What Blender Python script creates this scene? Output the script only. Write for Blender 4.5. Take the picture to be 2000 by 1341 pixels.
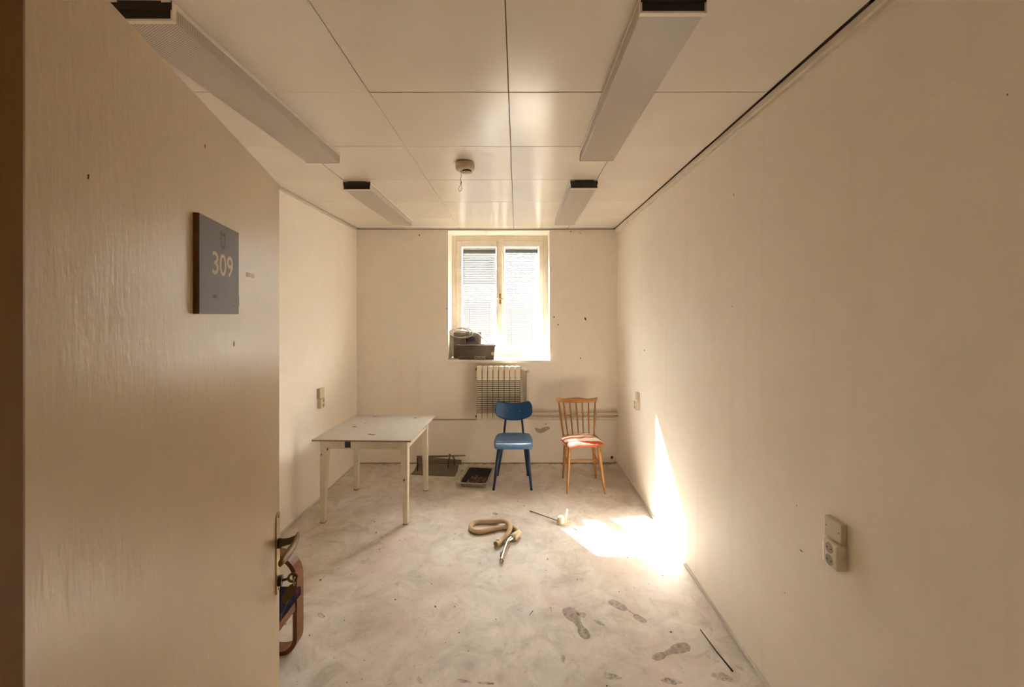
import bpy, bmesh, math, random
from mathutils import Vector, Matrix
C = bpy.context.scene.collection
S = bpy.context.scene
for o in list(bpy.data.objects): bpy.data.objects.remove(o)
PI = math.pi

# ------------------------------------------------------------------ camera, sky, sun, exposure
H, FPX = 1.67, 837.0
cd = bpy.data.cameras.new('camera'); cam = bpy.data.objects.new('camera', cd); C.objects.link(cam)
cam.location = (0, 0, H); cam.rotation_euler = (PI/2, 0, 0)
cd.sensor_width = 36; cd.sensor_fit = 'HORIZONTAL'; cd.lens = 36*FPX/2000
cd.shift_x = -10/2000; cd.shift_y = -55.5/2000; cd.clip_start = 0.02; cd.clip_end = 300
S.camera = cam

wd = bpy.data.worlds.new('sky'); S.world = wd; wd.use_nodes = True
nt = wd.node_tree; nt.nodes.clear()
wo = nt.nodes.new('ShaderNodeOutputWorld'); bg = nt.nodes.new('ShaderNodeBackground')
bg.inputs[0].default_value = (1.0, 0.97, 0.935, 1); bg.inputs[1].default_value = 10.0
nt.links.new(bg.outputs[0], wo.inputs[0])

sd = bpy.data.lights.new('sun', 'SUN'); sun = bpy.data.objects.new('sun', sd); C.objects.link(sun)
sd.energy = 22; sd.angle = math.radians(0.9); sd.color = (1.0, 0.955, 0.91)
sun.location = (-4, 12, 9)
sun.rotation_euler = Vector((0.555, -1.0, -0.94)).to_track_quat('-Z', 'Y').to_euler()

S.view_settings.view_transform = 'Standard'; S.view_settings.look = 'None'
S.view_settings.gamma = 1; S.view_settings.use_curve_mapping = False
S.view_settings.exposure = 2.25
S.cycles.max_bounces = 12; S.cycles.diffuse_bounces = 8; S.cycles.transparent_max_bounces = 12

# ------------------------------------------------------------------ helpers
def W(px, py, Y): return Vector(((px-1010)*Y/FPX, Y, H-(py-615)*Y/FPX))
def F(px, py, z=0.0):
    Y = (H-z)*FPX/(py-615); return Vector(((px-1010)*Y/FPX, Y, z))

def srgb(r, g, b):
    f = lambda c: (c/255/12.92) if c/255 <= 0.04045 else ((c/255+0.055)/1.055)**2.4
    return (f(r), f(g), f(b))

class NB:
    def __init__(s, m): s.t = m.node_tree; s.n = s.t.nodes; s.l = s.t.links
    def new(s, typ, **kw):
        n = s.n.new(typ)
        for k, v in kw.items(): setattr(n, k, v)
        return n
    def coord(s, scale=(1,1,1), rot=(0,0,0)):
        tc = s.new('ShaderNodeTexCoord'); mp = s.new('ShaderNodeMapping')
        mp.inputs['Scale'].default_value = scale; mp.inputs['Rotation'].default_value = rot
        s.l.new(tc.outputs['Object'], mp.inputs[0]); return mp.outputs[0]
    def noise(s, vec, scale, detail=4, rough=0.55, dist=0.0):
        n = s.new('ShaderNodeTexNoise'); n.inputs['Scale'].default_value = scale
        n.inputs['Detail'].default_value = detail; n.inputs['Roughness'].default_value = rough
        n.inputs['Distortion'].default_value = dist; s.l.new(vec, n.inputs['Vector']); return n.outputs[0]
    def ramp(s, fac, stops):
        r = s.new('ShaderNodeValToRGB'); e = r.color_ramp.elements
        while len(e) < len(stops): e.new(0.5)
        for q, (p, c) in zip(e, stops):
            q.position = p; q.color = (c, c, c, 1) if isinstance(c, (int, float)) else (*c, 1)
        s.l.new(fac, r.inputs[0]); return r.outputs[0]
    def mix(s, fac, a, b, mode='MIX'):
        m = s.new('ShaderNodeMix', data_type='RGBA', blend_type=mode)
        for sock, v in ((m.inputs[0], fac), (m.inputs[6], a), (m.inputs[7], b)):
            if hasattr(v, 'is_output'): s.l.new(v, sock)
            elif isinstance(v, (int, float)): sock.default_value = v
            else: sock.default_value = (*v, 1)
        return m.outputs[2]
    def math(s, op, a, b=0.0):
        m = s.new('ShaderNodeMath', operation=op)
        for sock, v in ((m.inputs[0], a), (m.inputs[1], b)):
            if hasattr(v, 'is_output'): s.l.new(v, sock)
            else: sock.default_value = v
        return m.outputs[0]
    def bump(s, h, strength=0.2, dist=0.01):
        b = s.new('ShaderNodeBump'); b.inputs['Strength'].default_value = strength
        b.inputs['Distance'].default_value = dist; s.l.new(h, b.inputs['Height'])
        s.l.new(b.outputs[0], s.bsdf.inputs['Normal'])
    def col(s, c): s.l.new(c, s.bsdf.inputs['Base Color'])

def base(name, color, rough=0.5, metal=0.0, spec=0.5):
    m = bpy.data.materials.new(name); m.use_nodes = True
    nb = NB(m); nb.bsdf = m.node_tree.nodes['Principled BSDF']
    nb.bsdf.inputs['Base Color'].default_value = (*color, 1)
    nb.bsdf.inputs['Roughness'].default_value = rough
    nb.bsdf.inputs['Metallic'].default_value = metal
    nb.bsdf.inputs['Specular IOR Level'].default_value = spec
    m.diffuse_color = (*color, 1)
    return m, nb
def mottled(name, color, rough=0.5, metal=0.0, var=0.12, scale=12, bump=0.0, spec=0.5, bscale=None):
    m, nb = base(name, color, rough, metal, spec)
    v = nb.coord(); n = nb.noise(v, scale, 5)
    lo = tuple(c*(1-var) for c in color); hi = tuple(min(1, c*(1+var)) for c in color)
    nb.col(nb.ramp(n, [(0.3, lo), (0.7, hi)]))
    if bump: nb.bump(nb.noise(v, bscale or scale*6, 3), bump, 0.002)
    return m

def link(name, me, m=None, parent=None, smooth=False):
    o = bpy.data.objects.new(name, me); C.objects.link(o)
    if m is not None and len(me.materials) == 0: me.materials.append(m)
    if smooth:
        for p in me.polygons: p.use_smooth = True
    if parent is not None:
        o.parent = parent; o.matrix_parent_inverse = parent.matrix_world.inverted() if parent.type != 'EMPTY' else Matrix.Translation(-parent.location)
    return o
def obj(name, bm, m=None, parent=None, smooth=False):
    bmesh.ops.recalc_face_normals(bm, faces=bm.faces)
    me = bpy.data.meshes.new(name); bm.to_mesh(me); bm.free()
    return link(name, me, m, parent, smooth)
def thing(name, label, cat, loc=(0,0,0), group=None):
    o = bpy.data.objects.new(name, None); C.objects.link(o); o.location = loc
    o.empty_display_size = 0.05
    o['label'] = label; o['category'] = cat
    if group: o['group'] = group
    return o
def tag(o, label, cat, group=None):
    o['label'] = label; o['category'] = cat
    if group: o['group'] = group
    return o
def struct(o, label=None):
    o['kind'] = 'structure'
    if label: o['label'] = label
    return o

def box(bm, x0, x1, y0, y1, z0, z1, bev=0.0, seg=2, M=None):
    ret = bmesh.ops.create_cube(bm, size=1.0)
    vs = ret['verts']
    for v in vs:
        v.co = Vector(((x0+x1)/2+v.co.x*(x1-x0), (y0+y1)/2+v.co.y*(y1-y0), (z0+z1)/2+v.co.z*(z1-z0)))
    if bev:
        es = {e for v in vs for e in v.link_edges}
        r = bmesh.ops.bevel(bm, geom=list(es), offset=bev, segments=seg, affect='EDGES', profile=0.5)
        vs = list({v for f in r['faces'] for v in f.verts} | {v for v in vs if v.is_valid})
    if M is not None:
        for v in vs: v.co = M @ v.co
    return bm
def BX(*a, **k):
    bm = bmesh.new(); return box(bm, *a, **k)
def loft(bm, rings, caps=True, closed=False):
    R = [[bm.verts.new(p) for p in r] for r in rings]
    n = len(R[0]); L = len(R)
    for i in range(L if closed else L-1):
        a, b = R[i], R[(i+1) % L]
        for j in range(n):
            bm.faces.new((a[j], a[(j+1) % n], b[(j+1) % n], b[j]))
    if caps and not closed:
        bm.faces.new(R[0][::-1]); bm.faces.new(R[-1])
    return bm
def smoothpath(pts, n=8, closed=False):
    out = []; N = len(pts); pts = [Vector(p) for p in pts]
    for i in range(N if closed else N-1):
        g = (lambda k: pts[k % N]) if closed else (lambda k: pts[max(0, min(N-1, k))])
        p0, p1, p2, p3 = g(i-1), g(i), g(i+1), g(i+2)
        for k in range(n):
            t = k/n
            out.append(0.5*((2*p1)+(p2-p0)*t+(2*p0-5*p1+4*p2-p3)*t*t+(3*p1-p0-3*p2+p3)*t**3))
    if not closed: out.append(pts[-1].copy())
    return out
def tube(bm, pts, r, n=10, closed=False, caps=True, sq=None):
    pts = [Vector(p) for p in pts]; N = len(pts)
    rr = r if isinstance(r, (list, tuple)) else [r]*N
    if len(rr) != N: rr = [rr[0]+(rr[-1]-rr[0])*i/(N-1) for i in range(N)]
    T = []
    for i in range(N):
        a = pts[(i-1) % N] if (closed or i > 0) else pts[i]
        b = pts[(i+1) % N] if (closed or i < N-1) else pts[i]
        T.append((b-a).normalized())
    up = Vector((0,0,1)) if abs(T[0].z) < 0.9 else Vector((1,0,0))
    u = (up - T[0]*up.dot(T[0])).normalized(); rings = []
    for i in range(N):
        u = (u - T[i]*u.dot(T[i])).normalized(); v = T[i].cross(u)
        rings.append([pts[i] + rr[i]*(math.cos(2*PI*k/n)*u + math.sin(2*PI*k/n)*v*(sq or 1)) for k in range(n)])
    return loft(bm, rings, caps, closed)
def TB(*a, **k):
    bm = bmesh.new(); return tube(bm, *a, **k)
def lathe(bm, prof, c=(0,0,0), n=28, M=None):
    c = Vector(c); rings = []
    for r, z in prof:
        ring = [Vector((r*math.cos(2*PI*k/n), r*math.sin(2*PI*k/n), z)) for k in range(n)]
        if M is not None: ring = [M @ p for p in ring]
        rings.append([c+p for p in ring])
    return loft(bm, rings, True)
def prism(bm, poly, d):
    """poly: list of 3-D points of a planar outline; extruded by vector d"""
    d = Vector(d); a = [bm.verts.new(Vector(p)) for p in poly]; b = [bm.verts.new(Vector(p)+d) for p in poly]
    n = len(a)
    bm.faces.new(a); bm.faces.new(b[::-1])
    for i in range(n): bm.faces.new((a[i], b[i], b[(i+1) % n], a[(i+1) % n]))
    return bm
def slab(bm, fn, nu, nv, off):
    """fn(u,v) upper surface, u,v in [-1,1]; off = vector or fn(u,v) to the lower surface"""
    g = [[None]*(nv+1) for _ in range(nu+1)]; h = [[None]*(nv+1) for _ in range(nu+1)]
    for i in range(nu+1):
        for j in range(nv+1):
            u, v = -1+2*i/nu, -1+2*j/nv; p = Vector(fn(u, v))
            q = p + Vector(off(u, v) if callable(off) else off)
            g[i][j] = bm.verts.new(p); h[i][j] = bm.verts.new(q)
    for i in range(nu):
        for j in range(nv):
            bm.faces.new((g[i][j], g[i+1][j], g[i+1][j+1], g[i][j+1]))
            bm.faces.new((h[i][j], h[i][j+1], h[i+1][j+1], h[i+1][j]))
    for i in range(nu):
        bm.faces.new((g[i][0], h[i][0], h[i+1][0], g[i+1][0])); bm.faces.new((g[i][nv], g[i+1][nv], h[i+1][nv], h[i][nv]))
    for j in range(nv):
        bm.faces.new((g[0][j], g[0][j+1], h[0][j+1], h[0][j])); bm.faces.new((g[nu][j], h[nu][j], h[nu][j+1], g[nu][j+1]))
    return bm
def blob(bm, c, ax, ay, n=11, jit=0.25, thick=0.0008, rnd=random, nrm=(0,0,1)):
    """thin irregular flake; ax, ay are half-axis vectors"""
    c = Vector(c); ax = Vector(ax); ay = Vector(ay); p = []
    for k in range(n):
        a = 2*PI*k/n; s = 1+rnd.uniform(-jit, jit)
        p.append(c+ax*math.cos(a)*s+ay*math.sin(a)*s)
    return prism(bm, p, Vector(nrm)*thick)

# ------------------------------------------------------------------ materials
def wall_mat():
    m, nb = base('aged_cream_plaster', (0.80, 0.72, 0.61), 0.62, spec=0.3)
    v = nb.coord()
    big = nb.noise(v, 1.1, 5, 0.6); fine = nb.noise(v, 9, 6, 0.65)
    c = nb.ramp(big, [(0.3, (0.87, 0.79, 0.69)), (0.55, (0.89, 0.82, 0.725)), (0.75, (0.905, 0.84, 0.755))])
    c = nb.mix(0.5, c, nb.ramp(fine, [(0.35, (0.93,)*3), (0.7, (1.0,)*3)]), 'MULTIPLY')
    vs = nb.coord((5.0, 5.0, 0.35)); st = nb.noise(vs, 2.2, 4, 0.6)
    c = nb.mix(0.35, c, nb.ramp(st, [(0.56, (1,)*3), (0.72, (0.90, 0.87, 0.82))]), 'MULTIPLY')
    sm = nb.noise(nb.coord((1, 1, 1.8)), 3.1, 6, 0.7, 0.8)
    c = nb.mix(0.5, c, nb.ramp(sm, [(0.64, (1,)*3), (0.75, (0.88, 0.84, 0.77))]), 'MULTIPLY')
    nb.col(c)
    h = nb.math('ADD', nb.noise(v, 180, 2), nb.math('MULTIPLY', nb.noise(v, 22, 4), 1.6))
    nb.bump(h, 0.25, 0.0015)
    return m
def floor_mat():
    m, nb = base('dusty_screed', (0.7, 0.64, 0.57), 0.55, spec=0.35)
    v = nb.coord()
    n1 = nb.noise(v, 1.7, 8, 0.62, 0.6); n2 = nb.noise(v, 5.5, 8, 0.68, 1.2); n3 = nb.noise(v, 60, 4, 0.7)
    c = nb.ramp(n1, [(0.30, (0.47, 0.415, 0.36)), (0.44, (0.63, 0.57, 0.505)), (0.58, (0.71, 0.65, 0.585)), (0.74, (0.83, 0.785, 0.73))])
    c = nb.mix(0.8, c, nb.ramp(n2, [(0.34, (0.76, 0.72, 0.67)), (0.47, (0.95, 0.94, 0.93)), (0.58, (1.06, 1.06, 1.06)), (0.66, (1.12, 1.12, 1.12))]), 'MULTIPLY')
    pk = nb.noise(nb.coord((1.2, 0.7, 1)), 1.6, 5, 0.6, 0.5)
    c = nb.mix(nb.ramp(pk, [(0.5, 0.0), (0.62, 0.55)]), c, (0.66, 0.52, 0.46))
    # trowel swirls and scrapes
    w = nb.new('ShaderNodeTexNoise'); w.inputs['Scale'].default_value = 2.2; w.inputs['Detail'].default_value = 3
    w.inputs['Distortion'].default_value = 2.6; nb.l.new(v, w.inputs['Vector'])
    line = nb.math('ABSOLUTE', nb.math('SUBTRACT', w.outputs[0], 0.5))
    c = nb.mix(0.25, c, nb.ramp(line, [(0.0, (0.82, 0.79, 0.75)), (0.012, (0.97,)*3), (0.03, (1,)*3)]), 'MULTIPLY')
    # dark smudges
    sm = nb.noise(v, 10, 8, 0.75, 0.4)
    c = nb.mix(0.85, c, nb.ramp(sm, [(0.585, (1,)*3), (0.66, (0.76, 0.72, 0.67)), (0.76, (0.52, 0.47, 0.42))]), 'MULTIPLY')
    vo = nb.new('ShaderNodeTexVoronoi'); vo.inputs['Scale'].default_value = 16; nb.l.new(v, vo.inputs['Vector'])
    keep = nb.noise(v, 3.0, 2)
    spk = nb.mix(nb.ramp(keep, [(0.48, 0.0), (0.56, 1.0)]), (1, 1, 1), nb.ramp(vo.outputs['Distance'], [(0.0, (0.3, 0.25, 0.2)), (0.05, (0.55, 0.5, 0.45)), (0.075, (1,)*3)]))
    c = nb.mix(0.8, c, spk, 'MULTIPLY')
    c = nb.mix(0.35, c, nb.ramp(n3, [(0.35, (0.9,)*3), (0.65, (1.05,)*3)]), 'MULTIPLY')
    nb.col(c)
    nb.l.new(nb.ramp(n1, [(0.3, 0.42), (0.7, 0.68)]), nb.bsdf.inputs['Roughness'])
    nb.bump(nb.math('ADD', n3, nb.math('MULTIPLY', n2, 2.0)), 0.22, 0.003)
    return m
def panel_mat():
    m, nb = base('satin_ceiling_panel', (0.76, 0.68, 0.56), 0.22, spec=0.8)
    v = nb.coord(); n = nb.noise(v, 2.0, 4)
    oi = nb.new('ShaderNodeObjectInfo')
    c = nb.ramp(n, [(0.3, (0.74, 0.66, 0.56)), (0.7, (0.79, 0.72, 0.62))])
    c = nb.mix(0.5, c, nb.ramp(oi.outputs['Random'], [(0, (0.93,)*3), (1, (1.0,)*3)]), 'MULTIPLY')
    nb.col(c)
    nb.bump(nb.math('ADD', nb.noise(v, 3, 2), nb.math('MULTIPLY', nb.noise(v, 250, 2), 0.04)), 0.10, 0.01)
    return m
def door_mat():
    m, nb = base('cream_door_enamel', (0.66, 0.55, 0.39), 0.32, spec=0.5)
    v = nb.coord(); n = nb.noise(v, 2.5, 5)
    st = nb.noise(nb.coord((14, 14, 1.0)), 6, 4, 0.6)
    c = nb.ramp(n, [(0.3, (0.58, 0.45, 0.27)), (0.7, (0.64, 0.51, 0.33))])
    c = nb.mix(0.3, c, nb.ramp(st, [(0.35, (0.93,)*3), (0.7, (1.03,)*3)]), 'MULTIPLY')
    nb.col(c)
    hh = nb.math('ADD', nb.noise(nb.coord((6, 6, 1.2)), 22, 3), nb.math('MULTIPLY', nb.noise(v, 26, 3, 0.6), 1.5))
    nb.bump(hh, 0.30, 0.0018)
    return m
def wood(name, c0, c1, scale=(1,1,1), rough=0.35, k=14):
    m, nb = base(name, c0, rough)
    v = nb.coord(scale); n = nb.noise(v, k, 6, 0.6, 0.5)
    nb.col(nb.ramp(n, [(0.3, c0), (0.7, c1)])); nb.bump(n, 0.08, 0.002)
    return m
def glass_mat():
    m = bpy.data.materials.new('window_glass'); m.use_nodes = True; t = m.node_tree; t.nodes.clear()
    o = t.nodes.new('ShaderNodeOutputMaterial'); mx = t.nodes.new('ShaderNodeMixShader')
    tr = t.nodes.new('ShaderNodeBsdfTransparent'); gl = t.nodes.new('ShaderNodeBsdfGlossy')
    tr.inputs[0].default_value = (0.95, 0.97, 0.96, 1); gl.inputs['Roughness'].default_value = 0.02
    lw = t.nodes.new('ShaderNodeLayerWeight'); lw.inputs[0].default_value = 0.5
    pw = t.nodes.new('ShaderNodeMath'); pw.operation = 'POWER'; pw.inputs[1].default_value = 5; t.links.new(lw.outputs['Facing'], pw.inputs[0])
    fr = t.nodes.new('ShaderNodeMath'); fr.operation = 'MULTIPLY_ADD'; fr.inputs[1].default_value = 0.93; fr.inputs[2].default_value = 0.04; t.links.new(pw.outputs[0], fr.inputs[0])
    t.links.new(fr.outputs[0], mx.inputs[0]); t.links.new(tr.outputs[0], mx.inputs[1]); t.links.new(gl.outputs[0], mx.inputs[2])
    t.links.new(mx.outputs[0], o.inputs[0]); return m
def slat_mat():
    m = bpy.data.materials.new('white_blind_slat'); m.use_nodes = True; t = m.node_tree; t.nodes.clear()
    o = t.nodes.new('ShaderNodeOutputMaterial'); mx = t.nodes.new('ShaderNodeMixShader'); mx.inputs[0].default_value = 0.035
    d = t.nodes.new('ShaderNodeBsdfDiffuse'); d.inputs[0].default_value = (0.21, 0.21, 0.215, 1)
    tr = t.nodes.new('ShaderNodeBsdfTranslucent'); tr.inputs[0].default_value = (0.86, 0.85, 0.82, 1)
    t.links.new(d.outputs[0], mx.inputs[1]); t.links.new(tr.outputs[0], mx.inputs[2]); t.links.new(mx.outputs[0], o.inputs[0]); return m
def dirt_mat(name, color, scale=60, lo=0.35, hi=0.6, amax=0.9, stripes=0.0):
    m, nb = base(name, color, 0.8, spec=0.1)
    v = nb.coord(); n = nb.noise(v, scale, 5, 0.7)
    a = nb.ramp(n, [(lo, 0.05), (hi, amax)])
    if stripes:
        wv = nb.new('ShaderNodeTexWave'); wv.inputs['Scale'].default_value = stripes; wv.inputs['Distortion'].default_value = 3
        wv.inputs['Detail'].default_value = 1; nb.l.new(v, wv.inputs['Vector'])
        a = nb.math('MULTIPLY', a, nb.ramp(wv.outputs[1], [(0.2, 0.78), (0.6, 1.0)]))
    nb.l.new(a, nb.bsdf.inputs['Alpha']); return m
def diffuser_mat():
    m, nb = base('prismatic_diffuser', (0.56, 0.51, 0.45), 0.30, spec=0.6)
    nb.bsdf.inputs['Transmission Weight'].default_value = 0.0
    v = nb.coord((1, 1, 1), (0, 0, 0.5))
    wv = nb.new('ShaderNodeTexWave', bands_direction='Y'); wv.inputs['Scale'].default_value = 50; nb.l.new(v, wv.inputs['Vector'])
    wx = nb.new('ShaderNodeTexWave', bands_direction='X'); wx.inputs['Scale'].default_value = 50; nb.l.new(v, wx.inputs['Vector'])
    h = nb.math('ADD', wv.outputs[1], nb.math('MULTIPLY', wx.outputs[1], 0.5))
    nb.col(nb.ramp(wv.outputs[1], [(0.1, (0.34, 0.29, 0.23)), (0.8, (0.60, 0.53, 0.45))]))
    nb.bump(h, 0.35, 0.0012); return m
def stripe_mat():
    m, nb = base('red_and_white_cushion_cloth', (0.7, 0.3, 0.25), 0.9, spec=0.1)
    tc = nb.new('ShaderNodeTexCoord'); sp = nb.new('ShaderNodeSeparateXYZ'); nb.l.new(tc.outputs['Object'], sp.inputs[0])
    n = nb.noise(nb.coord(), 22, 4, 0.6)
    s = nb.math('ADD', nb.math('MULTIPLY', sp.outputs[1], 70.0), nb.math('MULTIPLY', sp.outputs[0], -6.0))
    s = nb.math('ADD', s, nb.math('MULTIPLY', n, 1.6))
    w = nb.math('SINE', s)
    c = nb.ramp(nb.math('ADD', nb.math('MULTIPLY', w, 0.5), 0.5), [(0.10, srgb(176, 74, 62)), (0.22, srgb(205, 118, 100)), (0.36, srgb(240, 222, 200)), (1.0, srgb(248, 234, 214))])
    # red edge piping: lower side faces are red
    g = nb.new('ShaderNodeNewGeometry'); s2 = nb.new('ShaderNodeSeparateXYZ'); nb.l.new(g.outputs['Normal'], s2.inputs[0])
    c = nb.mix(nb.ramp(s2.outputs[2], [(0.25, 1.0), (0.5, 0.0)]), c, srgb(206, 96, 84))
    nb.col(c); nb.bump(nb.noise(nb.coord(), 120, 3), 0.3, 0.002); return m
def upholstery_mat():
    m, nb = base('dark_blue_patterned_upholstery', (0.02, 0.02, 0.045), 0.95, spec=0.1)
    v = nb.coord(); n = nb.noise(v, 14, 3, 0.6, 1.0); k = nb.noise(v, 9, 3, 0.6, 1.0)
    c = nb.ramp(n, [(0.35, srgb(22, 20, 38)), (0.5, srgb(34, 34, 62)), (0.62, srgb(48, 36, 46)), (0.7, srgb(100, 36, 28))])
    c = nb.mix(nb.ramp(k, [(0.58, 0.0), (0.64, 0.7)]), c, srgb(92, 84, 44)); nb.col(c)
    nb.bump(nb.noise(v, 220, 2), 0.4, 0.002); return m
def speckled_plastic():
    m, nb = base('dusty_dark_plastic', (0.07, 0.06, 0.05), 0.6)
    v = nb.coord(); n = nb.noise(v, 120, 4, 0.8); b = nb.noise(v, 7, 4)
    c = nb.ramp(b, [(0.3, srgb(74, 62, 54)), (0.7, srgb(112, 98, 86))])
    c = nb.mix(nb.ramp(n, [(0.62, 0.0), (0.7, 0.7)]), c, srgb(205, 190, 172)); nb.col(c); return m

M = dict(
    wall=wall_mat(), floor=floor_mat(), panel=panel_mat(), door=door_mat(), glass=glass_mat(), slat=slat_mat(),
    joint=mottled('dark_joint', (0.16, 0.115, 0.075), 0.8),
    trim=mottled('cream_trim_paint', (0.70, 0.62, 0.50), 0.45, var=0.08),
    jamb=wood('brown_door_frame', (0.20, 0.088, 0.008), (0.24, 0.108, 0.011), (4, 4, 0.5), 0.45),
    frame=mottled('old_window_paint', (0.80, 0.73, 0.62), 0.4, var=0.08, scale=9, bump=0.15),
    sill=mottled('white_sill_paint', (0.84, 0.79, 0.71), 0.4, var=0.06),
    base=mottled('grey_skirting', (0.60, 0.56, 0.50), 0.6, var=0.15, scale=6),
    basedark=mottled('dirty_wall_foot', (0.34, 0.28, 0.21), 0.8, var=0.35, scale=9),
    brass=mottled('aged_brass', (0.50, 0.36, 0.16), 0.32, 1.0, var=0.2, scale=30),
    dbrass=mottled('dull_bronze', (0.15, 0.098, 0.034), 0.42, 0.5, var=0.2, scale=30),
    chrome=base('chrome', (0.78, 0.76, 0.72), 0.16, 1.0)[0],
    black=base('black_plastic', (0.012, 0.008, 0.006), 0.5)[0],
    lampdark=base('dark_lamp_end', (0.022, 0.012, 0.008), 0.6)[0],
    lampwhite=mottled('lamp_housing_enamel', (0.78, 0.71, 0.60), 0.35, var=0.04),
    diff=diffuser_mat(),
    tabletop=mottled('grey_white_tabletop', (0.45, 0.41, 0.36), 0.42, var=0.05, scale=7, spec=0.5),
    tablepaint=mottled('cream_table_paint', (0.68, 0.60, 0.47), 0.4, var=0.06, scale=10, bump=0.1),
    edge=base('brown_table_edge', (0.30, 0.21, 0.13), 0.6)[0],
    chip=mottled('dark_chipped_spot', (0.10, 0.075, 0.055), 0.8, var=0.4, scale=60),
    navychip=base('dark_navy_chip', (0.03, 0.032, 0.05), 0.6)[0],
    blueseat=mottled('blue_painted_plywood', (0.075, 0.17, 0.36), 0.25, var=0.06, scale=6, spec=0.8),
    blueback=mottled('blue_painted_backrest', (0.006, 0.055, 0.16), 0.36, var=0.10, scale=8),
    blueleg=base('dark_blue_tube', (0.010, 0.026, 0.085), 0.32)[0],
    rubber=base('dark_rubber', (0.02, 0.018, 0.018), 0.7)[0],
    oak=wood('honey_varnished_wood', (0.34, 0.14, 0.03), (0.50, 0.235, 0.06), (8, 8, 1.2), 0.33),
    oakrail=wood('honey_varnished_rail', (0.34, 0.14, 0.035), (0.52, 0.25, 0.07), (1.5, 8, 8), 0.33),
    teak=wood('red_brown_bentwood', (0.15, 0.046, 0.009), (0.24, 0.085, 0.020), (3, 3, 3), 0.45),
    stripe=stripe_mat(), uph=upholstery_mat(), tub=speckled_plastic(),
    greybox=mottled('dusty_grey_metal', (0.17, 0.13, 0.10), 0.55, var=0.3, scale=16),
    cable=mottled('pale_grey_cable', (0.52, 0.47, 0.40), 0.5, var=0.15),
    hose=mottled('beige_ribbed_hose', (0.58, 0.43, 0.27), 0.5, var=0.08),
    hosecuff=mottled('cream_hose_cuff', (0.66, 0.53, 0.34), 0.42, var=0.06),
    socket=mottled('yellowed_plastic', (0.58, 0.50, 0.34), 0.38, var=0.06),
    socketw=mottled('ivory_plastic', (0.66, 0.58, 0.43), 0.35, var=0.05),
    socketd=base('socket_recess', (0.33, 0.27, 0.16), 0.5)[0],
    rad=mottled('cream_radiator_paint', (0.74, 0.66, 0.53), 0.38, var=0.06),
    raddark=mottled('radiator_slot_shade', (0.03, 0.016, 0.008), 0.8, var=0.4),  # shade inside the radiator slots, put into the colour
    pipe=mottled('cream_pipe_paint', (0.66, 0.58, 0.46), 0.4, var=0.08),
    steel=mottled('dusty_dark_sheet', (0.17, 0.125, 0.085), 0.55, var=0.2, scale=10),
    iron=mottled('dark_iron', (0.06, 0.038, 0.022), 0.6, var=0.3),
    panm=mottled('worn_enamel_pan', (0.36, 0.31, 0.25), 0.4, var=0.35, scale=25),
    pandark=mottled('burnt_pan_inside', (0.018, 0.012, 0.009), 0.6, var=0.4, scale=30),
    crumb=mottled('brown_rubble', (0.22, 0.14, 0.09), 0.9, var=0.6, scale=40),
    plank=wood('weathered_plank', (0.17, 0.12, 0.08), (0.25, 0.18, 0.12), (1, 8, 8), 0.8),
    sign=mottled('slate_grey_sign_face', (0.13, 0.105, 0.095), 0.45, var=0.12, scale=9, spec=0.25),
    signedge=wood('brown_sign_board', (0.14, 0.06, 0.012), (0.20, 0.085, 0.018), (3, 3, 3), 0.5),
    signtext=base('cream_lettering', srgb(205, 176, 138), 0.5)[0],
    emblem=base('worn_dark_print', (0.022, 0.017, 0.015), 0.5)[0],
    tape=mottled('old_tape', (0.50, 0.40, 0.27), 0.6),
    detector=mottled('aged_detector_plastic', (0.55, 0.45, 0.33), 0.45, var=0.06),
    wire=base('grey_wire', (0.14, 0.10, 0.07), 0.5, 0.5)[0],
    fob=mottled('olive_leather', (0.12, 0.075, 0.018), 0.6, var=0.2),
    cream=mottled('cream_plastic_fitting', (0.72, 0.60, 0.42), 0.5, var=0.15, scale=40),
    rod=base('grey_rod', (0.30, 0.26, 0.22), 0.4, 0.5)[0],
    stick=base('dark_stick', (0.05, 0.035, 0.025), 0.7)[0],
    print_=dirt_mat('dusty_shoe_print', (0.30, 0.25, 0.20), 45, 0.2, 0.72, 0.62, 9),
    smudge=dirt_mat('soft_smudge', (0.42, 0.36, 0.30), 40, 0.35, 0.7, 0.65),
    patch=mottled('bare_plaster_patch', (0.47, 0.40, 0.30), 0.9, var=0.1),
    ground=mottled('outdoor_ground', (0.10, 0.10, 0.09), 0.9, scale=1.5),
    facade=mottled('pale_facade', (0.50, 0.49, 0.48), 0.9, var=0.05, scale=0.5),
    roof=mottled('grey_roof', (0.25, 0.23, 0.22), 0.9),
    fillglow=None,
)
m, nb = base('fill_lamp_glow', (1, 0.9, 0.75), 0.5); nb.bsdf.inputs['Emission Color'].default_value = (1.0, 0.80, 0.55, 1)
nb.bsdf.inputs['Emission Strength'].default_value = 0.4; M['fillglow'] = m  # emission of the added fill lamp

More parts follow.
